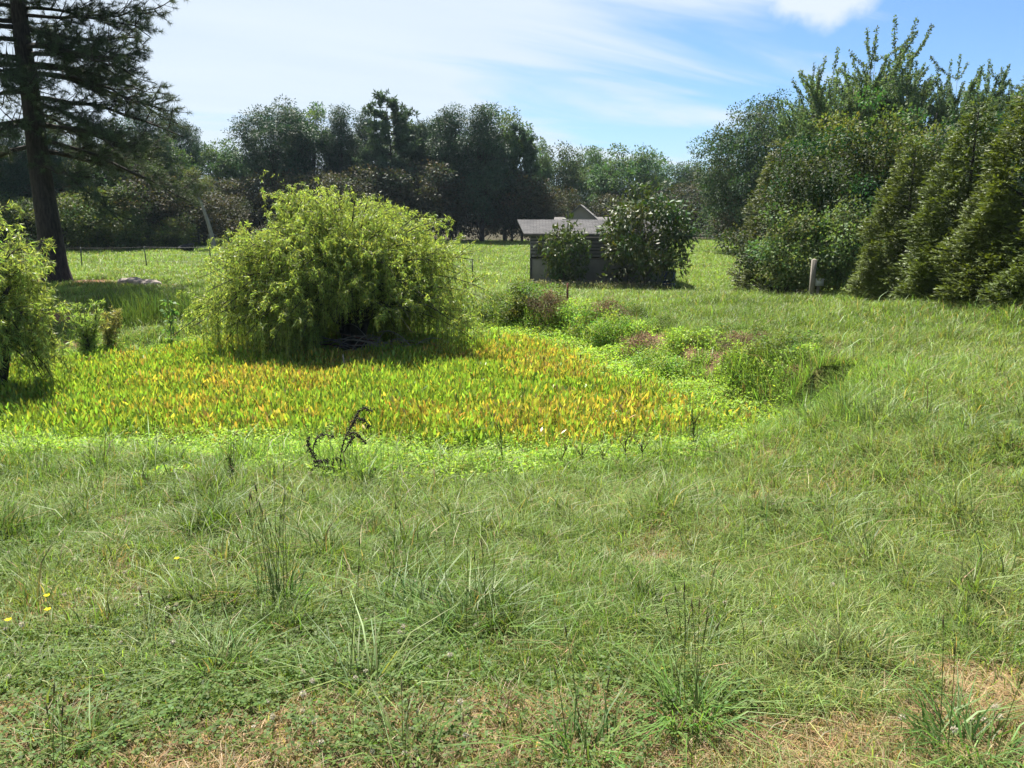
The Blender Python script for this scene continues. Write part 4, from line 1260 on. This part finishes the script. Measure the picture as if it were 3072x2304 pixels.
# rotten log and stones on the mulch
for i, (px, row, Y, s, lab) in enumerate([(131, 277, 27.6, (.42, .25, .15), 'grey boulder at the left of the mulch strip'), (143, 276.5, 27.5, (.5, .22, .12), 'flat pale stone in the middle of the mulch strip'), (151, 277.5, 27.3, (.34, .2, .11), 'small dark stone at the right of the mulch strip')]):
    rng = np.random.default_rng(170 + i)
    p = at(px, row, Y); zb = float(H(p[:1], p[1:2])[0])
    nu, nv = 14, 9; V = []
    ph = rng.uniform(0, 6, 6)
    for b in range(nv):
        for a in range(nu):
            th = a * 6.2832 / nu; f = (b / (nv - 1) - .5) * math.pi
            d = np.array([math.cos(th) * math.cos(f), math.sin(th) * math.cos(f), math.sin(f)])
            rr = 1 + .16 * math.sin(3 * th + ph[0] + d[2] * 2) + .12 * math.sin(5 * d[0] + ph[1]) + .1 * math.sin(7 * d[1] + ph[2] + d[2] * 4)
            V.append(d * rr * np.array(s))
    g = Geo(); g.add(V, [(b * nu + a, b * nu + (a + 1) % nu, (b + 1) * nu + (a + 1) % nu, (b + 1) * nu + a) for b in range(nv - 1) for a in range(nu)])
    o = g.build('boulder', M['rock'], tint=False); o.location = (p[0], p[1], zb + s[2] * .5); tag(o, lab, 'stone', 'stones beside the lone pine')


# ------------------------------------------------------------------ pond plants (a continuous ground cover)
def make_pond_leaves():
    rng = np.random.default_rng(201)
    N = 300000
    lo, hi = POND.min(0), POND.max(0)
    x = rng.uniform(lo[0], hi[0], N); y = rng.uniform(lo[1], hi[1], N)
    sdv = pond_sd(x, y)
    u = x / y * FPX + 512
    edge_w = .55 + .7 * fbm(x, y, .7, 5, 2)
    rb = (u > 465) & (y > 10.4)
    inside = sdv < -edge_w * np.where(rb, 1.75, np.where(u > 480, 1.0, .75)) + .32 * rng.normal(size=N)
    inside &= sdv < -.1
    dens = np.clip(0.25 + 1.2 * fbm(x, y, 1.0, 91, 3), 0, 1)
    kp = inside & (rng.random(N) < dens * .8) & (np.hypot(x - WB[0] - .1, y - WB[1] + .1) > .9)
    x, y, u = x[kp], y[kp], u[kp]; n = len(x)
    yel = smooth(fbm(x, y, .55, 95, 3) * .75 + fbm(x, y, 2.2, 96, 2) * .25 + .10 * np.exp(-((u - 230) / 130) ** 2) + .08 * np.exp(-((u - 580) / 90) ** 2) - .10 * np.exp(-((u - 420) / 70) ** 2) * (y > 11) - .1 * (u < 90), .43, .57)
    r1 = rng.random(n)
    ye = r1 < .08 + .58 * yel; og = (rng.random(n) < .20) & ye
    c = np.where(ye[:, None], np.array([0.35, 0.315, 0.07]), np.array([0.19, 0.285, 0.05]))
    c = np.where(og[:, None], np.array([0.27, 0.195, 0.08]), c)
    c = np.clip(c * (1 + .22 * rng.normal(size=(n, 1))) * (1 + .1 * rng.normal(size=(n, 3))), .01, .8)
    L = rng.uniform(.06, .135, n); Wd = L * rng.uniform(.18, .31, n)
    zb = POND_Z + rng.uniform(.02, .26, n) * (.45 + 1.1 * fbm(x, y, 1.3, 92, 2))
    az = rng.uniform(0, 6.28, n); tl = rng.gamma(2, .24, n).clip(.05, 1.6)
    d = np.stack([np.cos(az) * tl, np.sin(az) * tl, np.ones(n)], 1)
    g = Geo(); b = np.stack([x, y, zb], 1)
    # six-pointed lance outline, slightly cupped
    d = nrmz(d); nr_ = nrmz(np.cross(d, np.cross(np.array([0, 0, 1.0]) + rng.normal(size=(n, 3)) * .3, d)) + rng.normal(size=(n, 3)) * .5)
    sd_ = nrmz(np.cross(d, nr_)); nr_ = np.cross(sd_, d)
    Lc, Wc = L[:, None], Wd[:, None]
    bend = nr_ * Lc * rng.uniform(-.12, .16, (n, 1))
    V = np.stack([b, b + d * Lc * .22 + sd_ * Wc * .40 + nr_ * Wc * .12, b + d * Lc * .55 + sd_ * Wc * .5 + nr_ * Wc * .14 + bend * .4, b + d * Lc + bend,
                  b + d * Lc * .55 - sd_ * Wc * .5 + nr_ * Wc * .14 + bend * .4, b + d * Lc * .22 - sd_ * Wc * .40 + nr_ * Wc * .12], 1).reshape(-1, 3)
    i = np.arange(n) * 6
    g.add(V, np.concatenate([np.stack([i, i + 1, i + 2, i + 5], 1), np.stack([i + 5, i + 2, i + 3, i + 4], 1)]), None, (lambda cc: (cc.__setitem__((slice(None), 3), cc[:, 3] * np.where(rng.random((n, 1)) < .5, np.array([1.5, 1.05, .9]), 1.0)), cc)[1])(np.repeat(c[:, None, :], 6, 1)).reshape(-1, 3))
    # stalks below
    base = b.copy(); base[:, 2] = POND_Z - .02
    h = b[:, 2] - base[:, 2]
    g.blades(base, az, h * 1.15, tl * .3, np.full(n, .009), np.clip(c * .8, .01, .6))
    o = g.build('pond_leaves', M['pond']); tag(o, 'dense lance shaped pond leaves turning from green to yellow and orange', 'pond plants', kind='stuff')


def make_pond_weed():
    """bright small-leaved weed mounding round the pond margin"""
    rng = np.random.default_rng(211)
    N = 680000
    lo, hi = POND.min(0) - 2.4, POND.max(0) + 1.6
    x = rng.uniform(lo[0], hi[0], N); y = rng.uniform(lo[1], hi[1], N)
    sdv = pond_sd(x, y); u = x / y * FPX + 512
    edge_w = .55 + .7 * fbm(x, y, .7, 5, 2)
    nearside = y < 11.5
    far_left = (y > 14) & (u < 380)
    right = u > 470
    wd_out = np.where(nearside, .75, np.where(right, .75, .5))
    rb = (u > 465) & (y > 10.2)
    m = (sdv > -edge_w * np.where(rb, 1.95, np.where(right, 1.3, 1.0)) - .1) & (sdv < np.where(nearside, near_band(x, y), wd_out * (.45 + 1.1 * fbm(x, y, .9, 15, 3))))
    m &= nearside | far_left | right
    dn = fbm(x, y, 1.6, 97, 3)
    m &= rng.random(N) > .85 * bank_field(x, y) * (sdv > .1)
    m &= rng.random(N) < np.clip(dn * 1.9 - .25, .1, 1) * np.where(nearside, 1.0, .8)
    x, y, sdv, u = x[m], y[m], sdv[m], u[m]; n = len(x)
    mound = .06 + .30 * fbm(x, y, 1.5, 98, 3) ** 1.3 * (1 - .4 * nearside[m]) * (1 + .35 * rb[m])
    z0 = np.maximum(H(x, y), POND_Z)
    hz = z0 + mound * rng.random(n) ** .5
    d = sphere_dirs(rng, n); d[:, 2] = d[:, 2] * .6 + .15
    L = rng.uniform(.028, .06, n) * np.where(y > 13, 1.25, 1.0)
    col = np.array([0.28, 0.41, 0.075])
    c = vary(rng, n, col, .2, .1) * (0.8 + .45 * fbm(x, y, 1.2, 99, 2))[:, None]
    br = (rng.random(n) < .05)[:, None]; c = np.where(br, np.array([.25, .2, .06]), c)
    g = Geo(); g.leaves(np.stack([x, y, hz], 1), d, rng.normal(size=(n, 3)) * .7 + np.array([0, 0, 1.0]), L, L * .48, c, .45, .1)
    k = rng.choice(n, n // 6, replace=False)
    g.blades(np.stack([x[k], y[k], z0[k]], 1), rng.uniform(0, 6.28, len(k)), mound[k] * rng.uniform(.6, 1.3, len(k)), rng.uniform(.1, .6, len(k)), np.full(len(k), .007), c[k] * .8)
    o = g.build('margin_weed', M['weed']); tag(o, 'bright green small leaved weed mounding along the pond margin', 'pond weed', kind='stuff')


make_pond_leaves()
make_pond_weed()


# weeds along the shed foot
def shed_weeds():
    rng = np.random.default_rng(221); n = 5200
    px = rng.uniform(528, 672, n); Y = 36.6 + rng.normal(size=n) * .8 + (px - 528) * .004
    x = (px - 512) / FPX * Y; y = Y
    z = H(x, y); g = Geo()
    c = vary(rng, n, (0.105, 0.125, 0.055), .3)
    h = rng.uniform(.12, .45, n)
    g.blades(np.stack([x, y, z - .02], 1), rng.uniform(0, 6.28, n), h, rng.uniform(.05, .5, n), np.full(n, .035), c)
    k = rng.choice(n, 1500, replace=False); dd = sphere_dirs(rng, 1500); dd[:, 2] = abs(dd[:, 2])
    g.leaves(np.stack([x[k], y[k], z[k] + h[k] * .93], 1), dd, rng.normal(size=(1500, 3)), .08, .04, vary(rng, 1500, (0.24, 0.23, 0.16), .3))
    tag(g.build('shed_weeds', M['grass']), 'strip of seeding weeds along the foot of the shed', 'weeds', kind='stuff')


shed_weeds()


# ------------------------------------------------------------------ separate clumps, shrubs and weeds
def tuft(name, label, cat, xy, group=None, n=90, h=(.15, .35), w=.006, lean=(.2, 1.0), spread=.08, col=GREEN, seed=0, stalks=0, sh=(.4, .6), mat='grass', part='blades'):
    rng = np.random.default_rng(seed + 300)
    x, y = float(xy[0]), float(xy[1]); zb = float(H(np.array([x]), np.array([y]))[0])
    root = thing(name, label, cat, (x, y, zb), group)
    g = Geo(); a = rng.uniform(0, 6.28, n); r = spread * rng.random(n) ** .6
    b = np.stack([np.cos(a) * r, np.sin(a) * r, np.full(n, -.02)], 1)
    g.blades(b, a + rng.normal(size=n) * .9, rng.uniform(h[0] * .5, h[1], n), rng.uniform(lean[0], lean[1] * 1.25, n), w * .75 * rng.uniform(.6, 1.4, n), vary(rng, n, np.array(col) * 1.35, .25))
    g.build(part, M[mat], root).name = part
    if stalks:
        for i in range(max(3, stalks // 2)):
            g = Geo()
            a0 = rng.uniform(0, 6.28); l = rng.uniform(.04, .28); hh = rng.uniform(*sh); bp = np.array([rng.normal() * spread * .4, rng.normal() * spread * .4, 0])
            e = bp + np.array([math.cos(a0) * l * hh, math.sin(a0) * l * hh, hh])
            pts = curve(bp, e, (0, 0, .03), 6)
            g.tube(pts, np.linspace(.0018, .001, 6), 3, np.array((0.17, 0.21, 0.08)) * rng.uniform(.7, 1.2), cap=False)
            hd = e + (e - pts[-2]) / np.linalg.norm(e - pts[-2]) * .04
            g.tube([e, e + (hd - e) * .4, hd], [.0016, .003, .001], 5, np.array((0.15, 0.14, 0.07)) * rng.uniform(.6, 1.2))
            g.build('seed_stalk', M['grass'], root)
    return root


def gxy(px, row):
    """where the sight line through a pixel meets the ground"""
    r = ray(px, row); o = np.array([0, 0, EYE]); t = 1.0
    for _ in range(60):
        p = o + r * t; dz = p[2] - float(H(p[:1], p[1:2])[0]); t += dz / max(.05, -r[2]) * .6
    return (o + r * t)[:2]


GRP = 'coarse grass clumps on the lawn'
for i, (px, row, lab, n, h, w, ln, sp, st, sh, col) in enumerate([
    (278, 606, 'tall clump with many upright seed stalks left of the lawn centre', 120, (.10, .26), .010, (.3, 1.3), .09, 46, (.34, .62), (0.075, 0.125, 0.030)),
    (222, 676, 'low spreading clump below the upright seed stalk clump', 170, (.09, .21), .007, (.5, 1.7), .10, 8, (.2, .35), (0.085, 0.140, 0.036)),
    (420, 618, 'wide arching broad bladed clump in the middle of the lawn', 300, (.10, .24), .0085, (.4, 1.5), .26, 12, (.3, .5), (0.085, 0.135, 0.036)),
    (470, 640, 'arching clump just right of the wide middle clump', 200, (.10, .23), .0085, (.5, 1.6), .20, 8, (.3, .45), (0.090, 0.145, 0.038)),
    (365, 690, 'pale bladed clump leaning over brown thatch', 80, (.10, .24), .0085, (.5, 1.6), .11, 6, (.3, .5), (0.125, 0.170, 0.058)),
    (692, 722, 'dense rounded clump among the brown thatch on the right', 170, (.09, .22), .0075, (.4, 1.5), .085, 14, (.25, .5), (0.085, 0.150, 0.032)),
    (965, 752, 'dark lush clump near the bottom right corner', 240, (.08, .19), .008, (.4, 1.4), .12, 6, (.25, .4), (0.070, 0.125, 0.028)),
    (585, 760, 'clump cut by the lower picture edge', 110, (.10, .24), .008, (.4, 1.5), .10, 10, (.2, .4), (0.085, 0.140, 0.036)),
    (60, 760, 'low clump in the bottom left corner of the lawn', 120, (.07, .16), .0055, (.5, 1.6), .12, 4, (.15, .3), (0.090, 0.150, 0.040)),
    (410, 762, 'small grassy tuft at the bottom edge left of the cut clump', 80, (.08, .2), .007, (.4, 1.4), .07, 4, (.2, .3), (0.085, 0.135, 0.036)),
    (165, 655, 'soft fine bladed pale tuft left of the low spreading clump', 170, (.08, .2), .0042, (.3, 1.4), .14, 3, (.2, .3), (0.125, 0.165, 0.070)),
    (700, 655, 'pale tussock beside reddish bare soil', 120, (.07, .17), .006, (.5, 1.6), .11, 3, (.2, .3), (0.130, 0.165, 0.075)),
    (845, 425, 'tall stemmed tussock below the brambly bank on the right', 150, (.25, .55), .011, (.1, .7), .16, 20, (.4, .7), (0.095, 0.145, 0.040)),
    (878, 427, 'tall pale tussock right of the tall stemmed tussock', 150, (.22, .5), .011, (.15, .9), .18, 14, (.4, .6), (0.120, 0.170, 0.055)),
    (965, 440, 'fan shaped dark tussock on the right slope', 130, (.18, .38), .009, (.3, 1.2), .10, 6, (.3, .5), (0.085, 0.130, 0.040)),
    (690, 450, 'dark stemmed tussock at the right pond corner', 120, (.2, .5), .009, (.1, .6), .10, 22, (.4, .65), (0.085, 0.125, 0.035)),
    (232, 500, 'tall thin grass tuft on the left slope above the pond', 110, (.2, .48), .008, (.1, .7), .12, 12, (.4, .6), (0.095, 0.145, 0.038)),
    (100, 505, 'tussock with dead brown stems on the left slope', 100, (.12, .3), .008, (.2, .9), .12, 14, (.3, .5), (0.105, 0.135, 0.045)),
    (40, 480, 'grass tuft at the left pond corner', 110, (.2, .42), .008, (.1, .7), .14, 10, (.3, .5), (0.100, 0.155, 0.036)),
    (350, 482, 'tall grass tuft growing round the black dead weed', 190, (.25, .62), .008, (.1, .6), .26, 8, (.5, .7), (0.095, 0.155, 0.040)),
    (318, 470, 'tall feathery grass tuft left of the black dead weed', 150, (.25, .6), .008, (.1, .6), .24, 10, (.5, .75), (0.105, 0.170, 0.042)),
    (384, 478, 'leafy bright tuft right of the black dead weed', 170, (.15, .45), .009, (.2, .9), .22, 4, (.4, .5), (0.130, 0.200, 0.046)),
    (440, 474, 'pale broad bladed weed clump at the near pond margin', 90, (.15, .38), .018, (.3, 1.1), .20, 0, (.4, .5), (0.190, 0.250, 0.075)),
    (368, 500, 'leafy tuft with two broad pale leaves below the black weed', 60, (.10, .24), .016, (.3, 1.0), .08, 0, (.2, .3), (0.120, 0.165, 0.070)),
]):
    tuft('grass_clump', lab, 'grass clump', gxy(px, row), GRP, n, h, w, ln, sp, col, i, st, sh)

# rushes beyond the pond on the left
for i, (px, row, Y, w, hh, nn, lab) in enumerate([(142, 333, 18.6, .55, .95, 420, 'left clump of upright green rushes behind the pond'), (160, 328, 19.6, .6, .95, 420, 'middle clump of upright green rushes behind the pond'),
                                                (196, 328, 19.2, .5, 1.05, 420, 'dark right clump of rushes next to the willow'), (125, 325, 20.5, .6, .8, 320, 'rear clump of rushes nearest the lone pine')]):
    tuft('rush_clump', lab, 'rushes', at(px, row, Y)[:2], 'rushes behind the pond', nn, (hh * .5, hh), .016, (.02, .35), w, (0.052, 0.082, 0.024), 40 + i)  # rush colour darkened to stand in for partial shade


# brambles and weeds on the far bank
def bush(key, name, label, px, row, Y, h, wide, group):
    p = at(px, row, Y); return place(key, name, label, 'shrub', (p[0], p[1]), h, group, px * .37, wide)


kind('bramble', broadleaf(180, .75, -.05, .75, 50, 6000, .055, (0.120, 0.165, 0.042), .012, .5, .55, .35), 'bark_dark', 'weed')
kind('bramble_pale', broadleaf(181, .75, -.05, .75, 46, 5000, .062, (0.20, 0.30, 0.065), .012, .5, .5, .35), 'bark_dark', 'weed')
kind('bramble_dead', broadleaf(182, .6, -.05, .6, 40, 3600, .05, (0.175, 0.125, 0.075), .012, .4, .35, .3), 'bark_dark', 'dry')
for e in [('bramble', 497, 333, 20.0, .7, 1.0, 'dark bramble mound beside the willow skirt'), ('bramble', 535, 325, 20.2, .75, 1.1, 'dark bramble mound below the shed left corner'),
          ('bramble', 628, 330, 18.8, .38, 1.2, 'dark bramble mound right of the rusty stake'), ('bramble', 668, 348, 16.5, .34, 1.2, 'dark bramble mound midway along the right bank'),
          ('bramble', 712, 362, 14.6, .40, 1.2, 'big dark bramble mound on the right bank'), ('bramble', 778, 390, 12.5, .5, 1.1, 'dark bramble mound at the hollow of the right bank'),
          ('bramble', 818, 398, 11.6, .32, 1.0, 'dark bramble mound at the near end of the right bank'), ('bramble', 748, 350, 14.6, .35, 1.2, 'dark bramble mound on top of the right bank')]:
    bush(e[0], 'bramble_bush', e[6], e[1], e[2], e[3], e[4], e[5], 'brambles on the pond bank')
for e in [('bramble_pale', 590, 342, 17.9, .8, .9, 'pale leafy weed mound below the rusty stake'), ('bramble_pale', 612, 352, 16.9, .7, .9, 'pale leafy weed mound at the foot of the dead brush'),
          ('bramble_pale', 478, 352, 17.6, .45, 1.3, 'low pale weed mound beside the willow shade'), ('bramble_pale', 655, 378, 14.2, .55, 1.2, 'pale weed mound at the foot of the right bank')]:
    bush(e[0], 'leafy_weed', e[6], e[1], e[2], e[3], e[4], e[5], 'pale weeds on the pond bank')
for e in [('bramble_dead', 548, 334, 19.4, .6, 1.0, 'brown dead brush left of the rusty stake'), ('bramble_dead', 606, 340, 17.8, .7, .8, 'upright brown dead brush on the bank'), ('bramble_dead', 640, 362, 15.7, .45, 1.1, 'low brown dead brush midway along the bank'),
          ('bramble_dead', 735, 376, 13.4, .4, 1.0, 'brown dead brush in the big bank hollow'), ('bramble_dead', 757, 364, 13.9, .28, 1.0, 'brown dead brush above the bank hollow'), ('bramble_dead', 830, 366, 12.6, .3, .6, 'narrow brown dead brush at the bank end')]:
    bush(e[0], 'dead_brush', e[6], e[1], e[2], e[3], e[4], e[5], 'dead brush on the pond bank')


# black dead weed with drooping seed heads
def black_weed():
    rng = np.random.default_rng(231)
    o = gxy(340, 484); zb = float(H(o[:1], o[1:2])[0])
    root = thing('dead_weed', 'black dead weed with drooping curled seed heads at the near pond margin', 'dead weed', (o[0], o[1], zb))
    s = o[1] / FPX

    def P(px, row, dy=0.0):
        q = at(px, row, o[1] + dy); return q - np.array([o[0], o[1], zb])
    B = Geo()
    paths = [[(343, 482), (339, 462), (344, 440), (352, 424), (357, 414)], [(352, 424), (358, 412), (365, 408), (372, 411)], [(350, 428), (357, 418), (364, 420), (370, 427)], [(346, 436), (354, 432), (361, 438), (366, 444)],
             [(338, 484), (330, 474), (318, 464), (311, 470), (309, 484)], [(318, 464), (312, 452), (316, 438), (325, 434), (334, 437)], [(313, 456), (308, 446), (308, 438)], [(314, 462), (322, 460), (328, 461)],
             [(338, 478), (332, 466), (336, 456), (345, 462)], [(344, 452), (350, 442), (353, 436)], [(334, 484), (331, 470), (326, 466)], [(352, 486), (360, 480), (368, 474), (375, 468)], [(348, 488), (352, 480), (351, 474)]]
    for i, pa in enumerate(paths):
        pts = np.array([P(a, b, (i % 5 - 2) * .035) for a, b in pa])
        t = np.linspace(0, len(pts) - 1, 14); k = np.minimum(t.astype(int), len(pts) - 2); f = (t - k)[:, None]
        pc = pts[k] * (1 - f) + pts[k + 1] * f
        pc[1:-1] = (pc[:-2] + pc[1:-1] * 2 + pc[2:]) / 4
        B.tube(pc, np.linspace(.0065, .0035, 14), 5)
        S = Geo(); lo = 0 if i in (1, 2, 3, 5, 6, 7, 11) else 5
        S.tube(pc[lo:], .0052, 5)
        for j in range(lo, 14):
            for _ in range(5):
                c = pc[j] + rng.normal(size=3) * .011
                S.tube([c, c + rng.normal(size=3) * .008 + np.array([0, 0, -.006])], [.0055, .0045], 4)
        S.build('seed_head', M['dead'], root, tint=False)
    B.build('stem', M['dead'], root, tint=False)


black_weed()


def dark_stalk(name, label, px, row, top, seed, leafy=True, col=(0.07, 0.065, 0.035), nb=5):
    rng = np.random.default_rng(seed)
    o = gxy(px, row); zb = float(H(o[:1], o[1:2])[0]); h = (row - top) / FPX * o[1] * 1.02
    root = thing(name, label, 'dead stalk', (o[0], o[1], zb), 'dark stalks along the pond')
    g = Geo(); e = np.array([rng.normal() * .03, rng.normal() * .03, h])
    st = curve((0, 0, -.03), e, (rng.normal() * .02, 0, 0), 8); g.tube(st, np.linspace(.006, .003, 8), 5, col)
    for i in range(nb):
        t = rng.uniform(.35, .95); q = st[int(t * 7)]; a = rng.uniform(0, 6.28); l = rng.uniform(.08, .2)
        g.tube([q, q + np.array([math.cos(a) * l * .6, math.sin(a) * l * .6, l])], [.0035, .0018], 4, col)
    g.build('stem', M['dry'], root)
    if leafy:
        n = 130; t = rng.uniform(.12, 1, n); q = st[(t * 7).astype(int)]; d = sphere_dirs(rng, n); d[:, 2] += .35
        g = Geo(); g.leaves(q, d, rng.normal(size=(n, 3)), rng.uniform(.03, .07, n), .012, vary(rng, n, (0.085, 0.125, 0.04), .25)); g.build('foliage', M['weed'], root)


dark_stalk('weed_stalk', 'leafy dark weed stalk near the pond left of the black weed', 232, 486, 452, 241)
dark_stalk('weed_stalk', 'thin bare dark stalk rising in the middle of the near margin', 503, 470, 414, 242, False)
dark_stalk('weed_stalk', 'leafy dark weed stalk at the right near margin', 692, 452, 410, 243)
for i, (px, row, top) in enumerate([(585, 468, 440), (600, 470, 444), (625, 466, 436), (640, 470, 442), (565, 470, 446)]):
    dark_stalk('weed_stalk', 'bare dark twiggy stalk among the weeds of the right near margin', px, row, top, 250 + i, False, (0.085, 0.07, 0.045), 7)


# fallen dead branches under the willow
def brush_pile():
    rng = np.random.default_rng(261)
    p = onz(368, 358, POND_Z); p = np.array([p[0], p[1] , POND_Z])
    root = thing('dead_branches', 'tangle of grey and rusty fallen branches under the willow', 'branches', tuple(p))
    G, Rr = Geo(), Geo()
    for i in range(70):
        a = rng.normal() * .35 + (0 if rng.random() < .5 else math.pi); l = rng.uniform(.5, 1.5)
        b = np.array([rng.normal() * .45, rng.normal() * .18, rng.uniform(.0, .3)])
        e = b + np.array([math.cos(a) * l, math.sin(a) * l * .4 - .15, rng.uniform(-.25, .35)]); e[2] = max(.02, e[2])
        (Rr if rng.random() < .4 else G).tube(curve(b, e, rng.normal(size=3) * .1 + np.array([0, 0, .08]), 7), np.linspace(.010, .003, 7) * rng.uniform(.6, 1.5), 4, cap=False)
    G.build('grey_twigs', M['pole'], root, tint=False).name = 'grey_branch'; Rr.build('rusty_roots', M['rust'], root, tint=False).name = 'rusty_branch'


brush_pile()


# clover blooms and buttercups in the lawn
def flowers():
    rng = np.random.default_rng(271)
    S, Hd = Geo(), Geo()
    S.tube([(0, 0, -.01), (.002, 0, .05)], [.0012, .001], 4, (0.09, 0.14, 0.05), cap=False)
    n = 46; d = sphere_dirs(rng, n); d[:, 2] = d[:, 2] * .8 + .15
    Hd.leaves(np.array([.002, 0, .056]) + d * .003, d, rng.normal(size=(n, 3)), .0085, .0042, vary(rng, n, (0.50, 0.47, 0.38), .12, .05))
    first = None; made = 0; tries = 0
    while made < 110 and tries < 4000:
        tries += 1
        px = rng.uniform(-20, 1044); row = 470 + 298 * rng.random() ** .75
        q = gxy(px, row)
        pr = smooth(float(fbm(q[:1], q[1:2], 1.2, 85, 2)[0]) + .10 * (px < 560) + .12 * (590 < px < 760) * (row > 610), .44, .62)
        if rng.random() > pr: continue
        z = float(H(q[:1], q[1:2])[0])
        root = thing('clover_flower', 'small round whitish clover flower head in the lawn', 'flower', (q[0], q[1], z), 'clover flowers scattered in the lawn', rng.uniform(0, 6.28))
        s = rng.uniform(.6, 1.1); root.scale = (s, s, s * rng.uniform(.8, 1.5))
        if first is None:
            first = (S.build('stem', M['weed'], root), Hd.build('head', M['white'], root))
        else:
            for src in first:
                c = src.copy(); COL.objects.link(c); c.parent = root
        made += 1
    first = None
    for px, row, lab in [(50, 619, 'upper yellow buttercup in the left lawn'), (51, 634, 'yellow buttercup just under the upper one'), (12, 645, 'yellow buttercup nearest the left picture edge'), (179, 579, 'single yellow flower left of the seed stalk clump')]:
        q = gxy(px, row); z = float(H(q[:1], q[1:2])[0])
        root = thing('buttercup', lab, 'flower', (q[0], q[1], z), 'yellow flowers in the left lawn')
        if first is None:
            g = Geo(); g.tube([(0, 0, -.01), (0, 0, .11)], [.0014, .001], 4, (0.09, 0.14, 0.05), cap=False); s_ = g.build('stem', M['weed'], root)
            a = np.arange(5) * 1.257; d = np.stack([np.cos(a), np.sin(a), np.full(5, .55)], 1)
            g = Geo(); g.leaves(np.tile([0, 0, .11], (5, 1)), d, np.tile([0, 0, 1.0], (5, 1)), .017, .015, (0.75, 0.62, 0.02), .6); first = (s_, g.build('petals', M['weed'], root)); first[1].name = 'bloom'
        else:
            for src in first:
                c = src.copy(); COL.objects.link(c); c.parent = root


flowers()


# ------------------------------------------------------------------ summer air between the camera and the far wood
def make_haze():
    g = Geo(); g.box((0, 85, 11), (420, 260, 34))
    m = bpy.data.materials.new('haze_air'); m.use_nodes = True; t = m.node_tree; t.nodes.clear()
    v = NN(t, 'ShaderNodeVolumePrincipled'); v.inputs['Color'].default_value = (0.66, 0.84, 1.0, 1); v.inputs['Density'].default_value = 0.00015
    v.inputs['Anisotropy'].default_value = 0.0
    o = NN(t, 'ShaderNodeOutputMaterial'); t.links.new(v.outputs[0], o.inputs['Volume'])
    tag(g.build('haze', m, tint=False, smooth_=False), kind='stuff')


make_haze()
